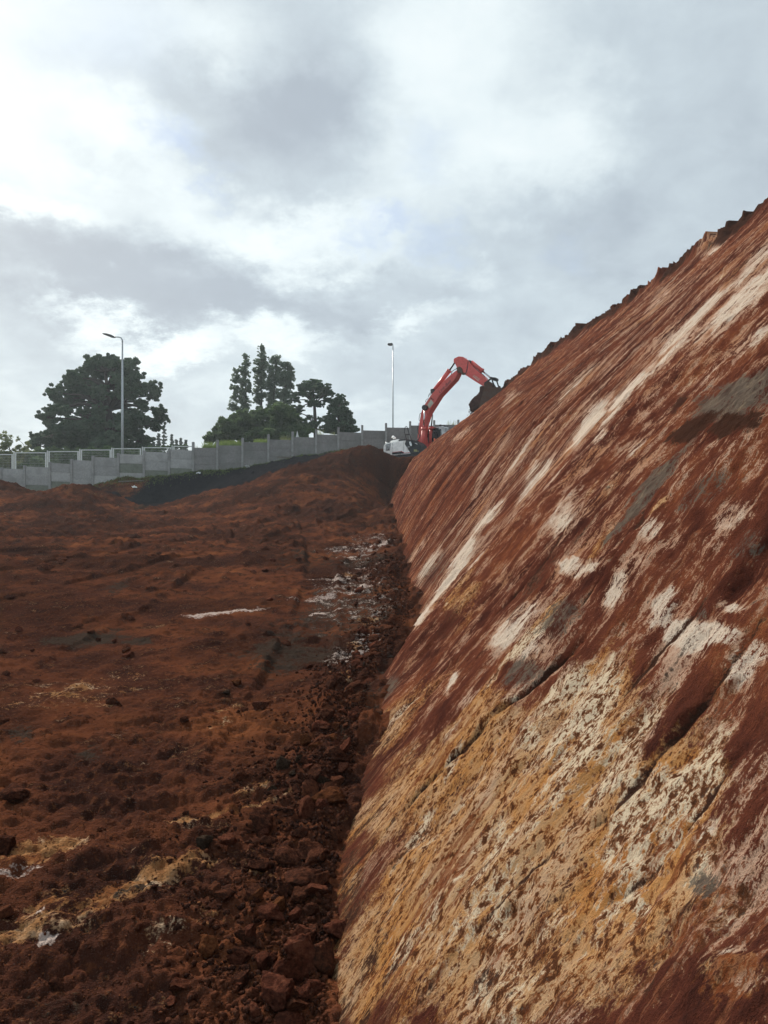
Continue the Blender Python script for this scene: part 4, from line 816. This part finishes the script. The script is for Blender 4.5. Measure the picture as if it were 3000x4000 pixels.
MB().tube([lc(sE(1140, 200), -1.0), lc(sE(1215, 190), -1.0), lc(sE(1285, 130), -.9), lc(sE(1330, -20), -.6)], .03, 6).build('hose', M['rubber'], exc)
MB().tube([lc(sE(1170, 262), -1.33), lc(sE(1225, 270), -1.33), lc(sE(1240, 300), -1.33)], .025, 6).build('grab_handle', M['silver'], exc)
# cab beyond the boom, with guard bars over its front
ca = lc(sD(380, 245), .45); cb = lc(sD(655, 235), .45); zc0 = ZB+.1; xr, xf = ca[0]-.75, cb[0]; ztp = lc(sD(600, 215), .45)[2]
cab = MB().box((xr, .45, zc0), (xf, 1.38, ztp), bev=.05).build('cab', M['black'], exc)
MB().box((xr+.25, .438, zc0+.75), (xf-.12, .449, ztp-.12)).build('side_window', M['glass'], cab); MB().box((xf+.002, .52, zc0+.3), (xf+.014, 1.31, ztp-.1)).build('windscreen', M['glass'], cab)
mb = MB()
for k in range(9):
    y = .46+.115*k; mb.box((xf+.16, y-.014, zc0+.12), (xf+.19, y+.014, ztp+.02))
mb.box((xf+.13, .42, ztp+.0), (xf+.22, 1.42, ztp+.06), bev=.01).box((xf+.13, .42, zc0+.06), (xf+.22, 1.42, zc0+.118))
for y in (.47, 1.36): mb.box((xf-.02, y-.03, ztp-.1), (xf+.128, y+.03, ztp-.04)); mb.box((xf-.02, y-.03, zc0+.5), (xf+.158, y+.03, zc0+.56))
mb.build('guard_bars', M['silver'], cab)
MB().box((xr+.1, .5, ztp+.002), (xf+.05, 1.33, ztp+.07), bev=.02).build('cab_roof', M['silver'], cab)
for y in (.6, 1.2): MB().box((xf-.02, y-.07, ztp+.075), (xf+.12, y+.07, ztp+.19), bev=.02).build('work_light', M['dark'], cab)
MB().tube([lc(sD(530, 500), .3), lc(sD(545, 610), .3)], .055, 8).build('beacon', M['orange'], exc)
MB().prism(outl(sD, [(385, 250), (400, 180), (480, 200), (555, 200), (540, 215), (470, 235)], .3), .25, .42, .02).build('cab_bracket', M['red'], exc)
MB().box((-.9, -.45, ZB), (lc(sD(250, 780), 0)[0]+.25, .44, ZB+.28), bev=.03).build('boom_foot_frame', M['dark'], exc)
for y in (-.36, .36): MB().prism(outl(sE, [(1180, 560), (1215, 330), (1300, 250), (1400, 300), (1480, 540), (1430, 600)], y), y-.04, y+.04, .01).build('foot_bracket', M['dark'], exc)
# boom
bl = [(1630, 1725), (1631, 1700), (1634, 1680), (1638, 1651), (1644, 1614), (1655, 1585), (1685, 1540), (1726, 1495), (1762, 1462), (1783, 1446), (1788, 1447), (1788, 1457), (1777, 1480), (1716, 1545), (1685, 1594), (1672, 1615), (1656, 1663), (1652, 1700), (1657, 1735), (1659, 1752), (1648, 1757)]
ident = lambda x, y: (x, y)
boom = MB().prism(outl(ident, bl, -.31), -.31, .31, .02).build('boom', M['red'], exc)
# dirty nose clevis of the boom
for y in (-.30, .30): MB().prism(outl(sB, [(285, 470), (270, 430), (360, 395), (410, 440), (440, 540), (500, 560), (470, 605), (420, 600), (380, 560), (300, 545)], y), y-.035, y+.035, .01).build('nose_plate', M['muddy'], boom)
# lettering
def text(s, fn, a, b, hpx, y0, mat, parent, name, shear=0.0):
    cu = bpy.data.curves.new('txt', 'FONT'); cu.body = s; cu.shear = shear; cu.extrude = .002; to = bpy.data.objects.new('txt', cu); COL.objects.link(to)
    dg = bpy.context.evaluated_depsgraph_get(); me = bpy.data.meshes.new_from_object(to.evaluated_get(dg)); bpy.data.objects.remove(to)
    A = Vector(lc(fn(*a), y0)); B = Vector(lc(fn(*b), y0)); u = (B-A); Ln = u.length; u.normalize(); w = Vector((-u.z, 0, u.x))
    xs = [v.co.x for v in me.vertices]; x0, x1 = min(xs), max(xs); sx = Ln/(x1-x0); sy = hpx/F*46/.7
    for v in me.vertices: v.co = A+u*((v.co.x-x0)*sx)+w*(v.co.y*sy)+Vector((0, -v.co.z, 0))
    me.name = name; me.materials.append(M[mat]); o = bpy.data.objects.new(name, me); COL.objects.link(o); o.parent = parent; return o
text('Link-Belt', sS, (815, 805), (1200, 405), 11, -.316, 'ink', boom, 'lettering', .3)
dc = decal('diamond_sticker', 'cream', sS, [(415, 1165), (530, 1005), (610, 1110), (475, 1290)], -.312, boom)
mb = MB()
for p in [((440, 1165), (500, 1085)), ((470, 1200), (590, 1100)), ((475, 1245), (560, 1150)), ((520, 1060), (560, 1075))]: mb.tube([lc(sS(*p[0]), -.322), lc(sS(*p[1]), -.322)], .012, 4)
mb.build('sticker_mark', M['concrete'], dc)
# boom cylinders either side
for y, pts in ((-.50, [(548, 1085), (556, 885), (567, 692)]), (.50, [(620, 1040), (627, 880), (638, 755)])):
    p = [lc(s3(*q), y) for q in pts]; mid = Vector(p[1])
    c_ = MB().tube([p[0], p[1]], .125, 14).tube([Vector(p[1])-Vector((0, 0, .12)), Vector(p[1])+Vector((0, 0, .06))], .15, 14).tube([(p[0][0], y-.14, p[0][2]), (p[0][0], y+.14, p[0][2])], .13, 12).build('boom_cylinder', M['red'], exc)
    MB().tube([p[1], p[2]], .045, 10).build('piston_rod', M['chrome' if y < 0 else 'dark'], c_)
    if y < 0: MB().tube([(p[2][0], -.62, p[2][2]), (p[2][0], .62, p[2][2])], .10, 12).tube([(p[2][0], -.60, p[2][2]), (p[2][0], -.36, p[2][2])], .16, 12).build('boom_pin', M['dark'], boom)
# arm cylinder on the back of the boom
p = [lc(s3(*q), 0) for q in [(650, 540), (798, 345), (845, 275)]]
c_ = MB().tube([p[0], p[1]], .135, 14).tube([Vector(p[1]).lerp(Vector(p[0]), .06), Vector(p[1])], .165, 14).build('arm_cylinder', M['red'], exc); MB().tube([p[1], p[2]], .052, 10).build('piston_rod', M['dark'], c_)
MB().box((p[0][0]-.14, -.2, p[0][2]-.16), (p[0][0]+.12, .2, p[0][2]+.12), bev=.03).build('cylinder_mount', M['dark'], boom)
# hoses along the boom
for y, pts in ((-.15, [(490, 885), (500, 840), (540, 800), (590, 775)]), (-.05, [(445, 930), (450, 860), (500, 790), (560, 770)]), (-.2, [(345, 1090), (365, 1020), (415, 985), (440, 950)]), (-.25, [(160, 1700), (140, 1640), (148, 1560), (165, 1470), (210, 1435)]),
               (-.33, [(140, 1760), (120, 1840), (95, 1950), (110, 1991)])):
    MB().tube([lc(sS(*q), y) for q in pts], .016, 6).build('hose', M['rubber'], boom)
for y in (-.2, 0): MB().tube([lc(sB(*q), y) for q in [(145, 590), (170, 510), (215, 480), (290, 440), (345, 405)]], .018, 6).build('hose', M['rubber'], boom)
MB().tube([lc(sS(500, 955), -.34), lc(sS(620, 1015), -.34)], .018, 6).tube([lc(sS(500, 955), -.34), lc(sS(540, 935), -.34), lc(sS(560, 985), -.34)], .012, 6).build('pipe_clamp', M['dark'], boom)
MB().tube([lc(sD(85, 170), -.4), lc(sD(90, 330), -.42), lc(sD(130, 440), -.42), lc(sD(110, 520), -.42), lc(sD(30, 580), -.6)], .02, 6).build('hose', M['rubber'], boom)
# arm
armp = [(215, 190), (330, 138), (440, 152), (480, 195), (568, 240), (640, 355), (820, 520), (960, 640), (1040, 742), (975, 805), (950, 885), (880, 850), (720, 750), (490, 600), (430, 560), (400, 470), (360, 420), (285, 425), (235, 310), (200, 290), (200, 220)]
arm = MB().prism(outl(sB, armp, -.24), -.24, .24, .02).build('arm', M['red'], exc)
decal('plate_seam', 'dark', sB, [(560, 260), (572, 262), (560, 380), (545, 480), (510, 580), (490, 600), (520, 500), (545, 380)], -.245, arm)
tipp = MB().prism(outl(sB, [(955, 790), (1040, 742), (1140, 800), (1195, 880), (1150, 915), (1060, 915), (960, 885)], -.25), -.255, .255, .02).build('arm_tip', M['muddy'], arm)
text('210X3E', sB, (690, 625), (845, 740), 6, -.248, 'cream', arm, 'lettering', .2)
decal('lettering_underline', 'cream', sB, [(682, 636), (690, 630), (832, 752), (824, 760)], -.248, arm)
p = [lc(sB(*q), 0) for q in [(650, 285), (925, 508), (1145, 685)]]
c_ = MB().tube([p[0], p[1]], .12, 14).tube([Vector(p[1]).lerp(Vector(p[0]), .08), Vector(p[1])], .15, 14).build('bucket_cylinder', M['red'], exc); MB().tube([p[1], p[2]], .05, 10).build('piston_rod', M['chrome'], c_)
MB().prism(outl(sB, [(568, 240), (620, 238), (650, 255), (640, 330), (610, 345), (575, 340)], -.1), -.17, .17, .02).build('cylinder_bracket', M['dark'], arm)
for y in (-.16, -.05): MB().tube([lc(sB(*q), y) for q in [(600, 350), (700, 400), (830, 520), (960, 610), (975, 650)]], .018, 6).build('hose', M['rubber'], arm)
# linkage
mb = MB(); 
for y in (-.26, .26): mb.prism(outl(sB, [(975, 805), (1110, 690), (1150, 665), (1165, 700), (1000, 820)], y), y-.025, y+.025, .005)
mb.tube([lc(sB(1148, 690), -.34), lc(sB(1148, 690), .34)], .09, 10); mb.prism(outl(sB, [(1120, 670), (1150, 660), (1260, 670), (1285, 690), (1285, 740), (1250, 755), (1150, 730)], -.1), -.18, .18, .02); mb.build('link', M['dark'], exc)
mb = MB()
for y in (-.2, .2): mb.tube([lc(sB(1268, 715), y), lc(sB(1325, 895), y)], .045, 6)
mb.tube([lc(sB(1165, 740), -.2), lc(sB(1220, 880), -.2)], .045, 6).tube([lc(sB(1345, 910), -.32), lc(sB(1345, 910), .32)], .085, 10); mb.build('bucket_link', M['dark'], exc)
# bucket: curved back, two side plates, lip with teeth
bo = outl(sB, [(985, 898), (1120, 915), (1370, 912), (1425, 965), (1405, 1090), (1270, 1230), (1020, 1420), (860, 1540), (790, 1590)], -.55)
bi = outl(sB, [(1010, 930), (1110, 945), (1350, 945), (1392, 975), (1375, 1080), (1240, 1200), (1000, 1390), (850, 1510), (790, 1560)], -.55)
bucket = MB().prism(bo+bi[::-1], -.60, .60, .004).build('bucket', M['muddy'], exc)
for y in (-.61, .59): MB().prism([bo[0]]+bo[1:]+[], y-.012, y+.012, .003).build('side_plate', M['muddy'], bucket)
tb = Vector((bo[-1][0], 0, bo[-1][1])); dv = (tb-Vector((bo[-3][0], 0, bo[-3][1]))).normalized()
for k in range(5):
    y = -.52+.26*k; MB().tube([tb+Vector((0, y, 0))-dv*.05, tb+Vector((0, y, 0))+dv*.12, tb+Vector((0, y, 0))+dv*.26], [.06, .05, .02], 6).build('tooth', M['dark'], bucket)
# the load of soil it holds
def rough(bm, amp, sc_, cuts=4, seed=0):
    from mathutils import noise
    bmesh.ops.triangulate(bm, faces=bm.faces[:]); 
    for _ in range(cuts):
        es = [e for e in bm.edges if e.calc_length() > .09]
        if not es: break
        bmesh.ops.subdivide_edges(bm, edges=es, cuts=1); bmesh.ops.triangulate(bm, faces=bm.faces[:])
    bm.normal_update()
    off = Vector((seed*3.1, seed*1.7, 0))
    for v in bm.verts: v.co += v.normal*(amp*(noise.fractal(v.co*sc_+off, .7, 2.1, 4)))
ml = MB(); ml.prism(outl(sB, [(990, 905), (1100, 935), (1350, 950), (1360, 1050), (1210, 1190), (960, 1390), (820, 1500), (760, 1575), (720, 1500), (700, 1540), (690, 1450), (662, 1400), (680, 1330), (740, 1260), (830, 1130), (920, 1080), (935, 960)], 0), -.56, .56, .05); rough(ml.bm, .07, 3.2)
o = ml.build('soil_load', M['soil'], None, True); o.matrix_world = EXC; tag(o, 'lumpy dark red soil heaped in the excavator bucket', 'soil')
# crumbs trickling out of the bucket
def crumbs(name, P, S, mat, seed=1):
    bm = bmesh.new(); bmesh.ops.create_icosphere(bm, subdivisions=1, radius=1); v = np.array([x.co[:] for x in bm.verts]); f = np.array([[q.index for q in x.verts] for x in bm.faces]); bm.free()
    rg = np.random.default_rng(seed); n = len(P); sc_ = rg.uniform(.5, 1.3, (n, 1, 3)); j = rg.uniform(.55, 1.35, (n, len(v), 1))
    co = (v[None]*sc_*j)*S[:, None, None]; a = rg.uniform(0, 6.28, n); ca_, sa = np.cos(a)[:, None], np.sin(a)[:, None]
    co = np.stack([co[..., 0]*ca_-co[..., 1]*sa, co[..., 0]*sa+co[..., 1]*ca_, co[..., 2]], -1)+P[:, None, :]
    F_ = (f[None]+(np.arange(n)*len(v))[:, None, None]).reshape(-1, 3)
    me = bpy.data.meshes.new(name); me.vertices.add(n*len(v)); me.vertices.foreach_set('co', co.astype(np.float32).ravel()); me.loops.add(F_.size); me.loops.foreach_set('vertex_index', F_.astype(np.int32).ravel())
    me.polygons.add(len(F_)); me.polygons.foreach_set('loop_start', np.arange(0, F_.size, 3, dtype=np.int32)); me.polygons.foreach_set('loop_total', np.full(len(F_), 3, np.int32)); me.update(calc_edges=True)
    me.materials.append(mat); o = bpy.data.objects.new(name, me); COL.objects.link(o); o['kind'] = 'stuff'; return o
pp = []
for _ in range(170):
    x = random.gauss(640, 32); y = random.uniform(1450, 1640); q = EXC@Vector(lc(sB(x+(1640-y)*.12, y), random.uniform(-.3, .3))); pp.append(q[:])
crumbs('falling_soil', np.array(pp), RNG.uniform(.008, .03, len(pp)), M['soil'])
#ROCKS
# ------------------------------------------------------------------ rocks and clods
def mat_rock(name, cols, pale=None):
    m, t, b = new_mat(name, 1.0, 0.0); g = t.node('ShaderNodeTexCoord').outputs['Object']; oi = t.node('ShaderNodeObjectInfo')
    w = t.vmath('ADD', g, t.vmath('MULTIPLY', oi.outputs['Location'], (3, 3, 3)))
    a = t.noise(w, 5, 6, .65); f = t.noise(w, 38, 5, .68); f2 = t.noise(w, 110, 3, .6)
    c = t.ramp(t.math('ADD', a, t.math('MULTIPLY_ADD', oi.outputs['Random'], .16, -.08)), [(.36, cols[0]), (.5, cols[1]), (.63, cols[2])])
    c = t.mix(t.mr(f, .5, .64, 0, .6), c, cols[0]); c = t.mix(t.mr(f2, .56, .70, 0, .45), c, pale or (.24, .12, .075))
    t.put(b.inputs['Base Color'], c); h = t.math('ADD', t.math('MULTIPLY', f, .8), t.math('MULTIPLY', f2, .4)); bump(t, b, t.math('ADD', h, a), .9, .018); return m
MR = dict(brown=mat_rock('brown_clod', [(.042, .019, .014), (.100, .038, .023), (.170, .064, .035)]), red=mat_rock('red_rock', [(.060, .021, .014), (.125, .042, .026), (.20, .075, .044)], (.27, .14, .09)),
          orange=mat_rock('orange_rock', [(.058, .021, .012), (.125, .043, .019), (.20, .078, .034)], (.35, .2, .1)), grey=mat_rock('grey_rock', [(.024, .015, .0105), (.050, .033, .023), (.085, .059, .042)], (.17, .13, .095)))
MR['soily'] = mat_rock('soil_crumb', [(.030, .014, .0105), (.072, .027, .016), (.125, .046, .023)], (.17, .08, .045))
from mathutils import noise as mn
def rock_mesh(seed, sub=4, planes=13, rough_=.10):
    rg = random.Random(seed); bm = bmesh.new(); bmesh.ops.create_icosphere(bm, subdivisions=sub, radius=1)
    pl = []
    for _ in range(planes):
        n = Vector((rg.gauss(0, 1), rg.gauss(0, 1), rg.gauss(0, 1))).normalized(); pl.append((n, rg.uniform(.30, .78)))
    off = Vector((seed*1.37, seed*.71, seed*2.3))
    for v in bm.verts:
        for n, r in pl:
            d = v.co.dot(n)
            if d > r: v.co -= n*(d-r)*.98
        v.co *= 1+rough_*1.3*mn.fractal(v.co*2.2+off, .7, 2.1, 5)+.06*mn.fractal(v.co*8+off, .6, 2, 4)
    for f in bm.faces: f.smooth = True
    me = bpy.data.meshes.new('rock'); bm.to_mesh(me); bm.free(); return me
ndone = 0
def rock(px, py, w, h, mk, label, group=None, rot=0, tilt=0, deep=1.0, seed=None, name='rock', lift=.28):
    """w and h: width and height in the photo; stands on the floor under its lower edge"""
    global ndone; ndone += 1
    x, Y = fhit(px, min(py+h*.30, 3990) if py < 3900 else py+h*.3); tx, _ = toe(np.array([Y])); x = min(x, float(tx[0])+.05)
    rx = w/F*Y/2*1.18; rz = h/F*Y/2*1.05; me = rock_mesh(seed or 100+ndone, 5 if w*Y/F > .12 and Y < 5 else 4)
    me.materials.append(MR[mk]); o = bpy.data.objects.new(name, me); COL.objects.link(o)
    o.scale = (rx, (rx+rz)/2*deep, rz); o.rotation_euler = (R(tilt), R(rot), R(random.uniform(-25, 25)))
    o.location = (x, Y, float(gz(x, Y)[0])+rz*(lift+.12)); return tag(o, label, 'rock', group)
G1 = 'large rocks in the rubble at the foot of the slope'
for a in [
 (1292, 3190, 185, 100, 'orange', 'big flat-topped orange slab jutting against the slope, dark hollow under it', G1, -12, 10, .9),
 (1195, 3195, 90, 120, 'red', 'tall brown rock leaning against the left end of the orange slab', G1, 25, 0, .8),
 (795, 3300, 120, 100, 'grey', 'large dark grey boulder alone on the open floor', None, 10, 0, 1),
 (1080, 3930, 190, 210, 'red', 'tallest red block at the bottom edge, lit on its left face', G1, 15, 0, .9),
 (1180, 3770, 170, 190, 'red', 'massive purplish block just above the tall red block', G1, 8, 0, .9),
 (1312, 3690, 120, 110, 'red', 'round purplish boulder touching the slope, with white specks', G1, -20, 0, 1),
 (972, 3660, 70, 130, 'red', 'pinkish elongated slab standing on edge, palest of the rubble', G1, 32, 0, .6),
 (1003, 3550, 60, 80, 'orange', 'ochre wedge-shaped rock above the pinkish slab', G1, 30, 0, .7),
 (1085, 3592, 95, 62, 'orange', 'long ochre-brown rock between the ochre wedge and the upright dark rock', G1, -30, 0, .8),
 (1152, 3612, 66, 105, 'red', 'upright dark red rock above the massive purplish block', G1, 20, 0, .8),
 (1175, 3488, 170, 90, 'brown', 'wide shadowed boulder in the rubble below the round knob', G1, 0, 0, 1),
 (1222, 3348, 74, 62, 'brown', 'round brown knob lit on top, below the orange slab', G1, 0, 0, 1),
 (815, 3700, 100, 90, 'orange', 'half-buried rounded orange-brown boulder left of the rubble', None, 0, 0, 1),
 (672, 3925, 78, 42, 'red', 'small pink-topped stone alone at the bottom left of the rubble', None, -8, 0, 1),
 (1215, 3920, 100, 80, 'red', 'red rock at the bottom between the tall red block and the slope', G1, 0, 0, 1),
 (958, 3745, 90, 70, 'brown', 'dull brown rock below the pinkish slab', G1, 10, 0, 1),
 (1062, 3780, 60, 70, 'red', 'small reddish block left of the massive purplish block', G1, 5, 0, 1),
 (985, 3925, 50, 50, 'red', 'small square stone left of the tallest red block', G1, 20, 0, .9),
 (1090, 3680, 60, 70, 'red', 'broken red stone right of the pinkish slab', G1, -10, 0, .9),
 (1360, 2740, 70, 66, 'orange', 'squarish orange block high in the rubble beside the slope', G1, 5, 0, 1),
 (1287, 2752, 66, 72, 'brown', 'dark pointed rock left of the squarish orange block', G1, 12, 0, 1),
 (1277, 2893, 66, 54, 'brown', 'rounded brown rock in the middle of the upper rubble', G1, 0, 0, 1),
 (1188, 2920, 50, 62, 'orange', 'orange-topped pointed rock left of the rounded brown rock', G1, 25, 0, .8),
 (1060, 2940, 62, 50, 'brown', 'dark squat rock at the left end of the upper rubble', G1, 0, 0, 1),
 (1128, 2937, 48, 42, 'brown', 'dark rock between the squat rock and the orange-topped one', G1, 0, 0, 1),
 (1316, 2940, 36, 46, 'orange', 'small orange rock on the right of the rounded brown rock', G1, 0, 0, 1),
 (1306, 2993, 44, 38, 'orange', 'bright orange small rock nearest the slope', G1, 0, 0, 1),
 (1234, 3003, 72, 42, 'orange', 'wide orange rock above the grey pair', G1, -10, 0, 1),
 (1118, 3065, 66, 84, 'grey', 'tall grey-brown slab, left of the grey pair', G1, 18, 0, .7),
 (1174, 3060, 60, 66, 'grey', 'smooth grey rock, right of the grey pair', G1, 15, 0, .9),
 (1202, 3092, 70, 46, 'red', 'reddish rock in front of the grey pair', G1, -8, 0, 1),
 (1142, 3112, 46, 36, 'grey', 'pale-edged small grey stone below the tall grey slab', G1, 0, 0, 1),
 (1262, 3122, 70, 50, 'grey', 'crumbly greenish grey rock behind the big orange slab', G1, 0, 0, 1),
 (1060, 3135, 44, 36, 'grey', 'grey stone just left of the small pale-edged one', G1, 0, 0, 1),
 (1178, 3305, 66, 60, 'brown', 'dark rock left of the round brown knob', G1, 0, 0, 1),
 (960, 2818, 40, 40, 'brown', 'left of the two rounded brown clods in mid floor', None, 0, 0, 1),
 (1007, 2800, 56, 46, 'brown', 'right and larger of the two rounded brown clods in mid floor', None, 0, 0, 1),
 (922, 2692, 56, 32, 'orange', 'flat orange clod above the two rounded brown clods', None, 0, 0, 1),
 (887, 2732, 34, 26, 'grey', 'small dark clod under the flat orange clod', None, 0, 0, 1),
 (390, 3280, 30, 28, 'brown', 'small dark clod on the pale streak left of the grey boulder', None, 0, 0, 1),
 (12, 3300, 110, 90, 'brown', 'big dark clod cut by the left edge above the ochre patch', None, 0, 0, 1),
 (60, 3105, 160, 90, 'brown', 'broad dark mound of clods near the left edge', None, 0, 0, 1),
 (20, 3560, 100, 100, 'brown', 'dark lump at the left edge beside the pale ochre band', None, 0, 0, 1),
 (180, 2232, 66, 42, 'brown', 'large rounded boulder far off on the left floor', None, 0, 0, 1),
 (240, 2180, 62, 34, 'brown', 'large low boulder behind and right of the far rounded one', None, 0, 0, 1),
 (510, 2560, 50, 36, 'brown', 'dark reddish clod below the grey patch on the open floor', None, 20, 0, 1),
 (215, 3810, 90, 70, 'brown', 'dull rounded clod near the bottom left corner', None, 0, 0, 1),
 (870, 3530, 110, 55, 'brown', 'dark shadowed ledge-like clod left of the ochre wedge', None, 0, 0, 1)]:
    rock(*a)
SM = [rock_mesh(500+i, 4, 9, .16) for i in range(10)]
def small(x, Y, s, mk, label, group, name='clod', z=None):
    k = (random.randrange(10), mk)
    if k not in small.c: me = SM[k[0]].copy(); me.materials.append(MR[mk]); small.c[k] = me
    o = bpy.data.objects.new(name, small.c[k]); COL.objects.link(o); o.scale = (s*random.uniform(.8, 1.25), s*random.uniform(.8, 1.2), s*random.uniform(.6, .95))
    o.rotation_euler = (random.uniform(-.4, .4), random.uniform(-.4, .4), random.uniform(0, 6.28)); o.location = (x, Y, (float(gz(x, Y)[0]) if z is None else z)+s*.4); return tag(o, label, 'clod', group)
small.c = {}
def tx_(Y): return float(toe(np.array([Y]))[0][0])
for _ in range(150):
    Y = 2.25*math.exp(random.uniform(0, 1.45)); dt = abs(random.gauss(.08, .19))+.02; s = min(.085, .014*math.exp(random.uniform(0, 1.4))*(1+.10*Y)); x = tx_(Y)-dt
    small(x, Y, s, random.choice(['brown', 'brown', 'red']), 'fist-sized brown clod packed among the rubble at the foot of the near slope', 'small clods in the near rubble')
for _ in range(60):
    Y = random.uniform(9, 24); small(tx_(Y)-abs(random.gauss(.3, .6)), Y, random.uniform(.035, .085), 'brown', 'dark clod in the far strip of rubble along the foot of the slope', 'clods along the far foot of the slope')
for _ in range(60):
    Y = random.uniform(4.5, 22); small(random.uniform(-.5, .12)*Y-.6, Y, random.uniform(.02, .05)*(1+.07*Y), random.choice(['brown', 'brown', 'red']), 'loose brown clod scattered on the open pit floor', 'clods scattered on the open floor')
for _ in range(20):
    Y = random.uniform(19, 42); x = float(np.interp(Y, CRX[:, 0], CRX[:, 1])); small(x+random.uniform(-.15, .5), Y, random.uniform(.08, .20), 'brown', 'dark clod of topsoil perched on the crest of the cut slope', 'clods along the crest of the slope', z=CZ+random.uniform(-.08, .05))
# crumbs too many to count
n = 7000; Y = 2.2*np.exp(RNG.uniform(0, 2.1, n)); tx, _ = toe(Y); x = tx-np.abs(RNG.normal(.10, .24, n))*(1+.03*Y); P_ = np.stack([x, Y, gz(x, Y)+.004], -1)
crumbs('rubble', P_, RNG.uniform(.003, .013, n)*(1+.08*Y), MR['soily'], 3)
n = 4000; Y = 2.2*np.exp(RNG.uniform(0, 1.9, n)); x = RNG.uniform(-.58, 0, n)*Y; P_ = np.stack([x, Y, gz(x, Y)+.001], -1)
crumbs('loose_crumbs', P_, RNG.uniform(.002, .006, n)*(1+.06*Y), MR['soily'], 4)

# light haze hanging in the air: it veils the far bank, wall and trees a little
mh_ = bpy.data.materials.new('haze'); mh_.use_nodes = True; mh_.node_tree.nodes.clear()
vo = mh_.node_tree.nodes.new('ShaderNodeVolumePrincipled'); vo.inputs['Color'].default_value = (.80, .92, 1, 1); vo.inputs['Density'].default_value = .0005; vo.inputs['Anisotropy'].default_value = .35
oo = mh_.node_tree.nodes.new('ShaderNodeOutputMaterial'); mh_.node_tree.links.new(vo.outputs[0], oo.inputs['Volume'])
hz = MB().box((-1650, -40, -3.4), (1650, 780, 26)).build('haze', mh_); hz['kind'] = 'stuff'
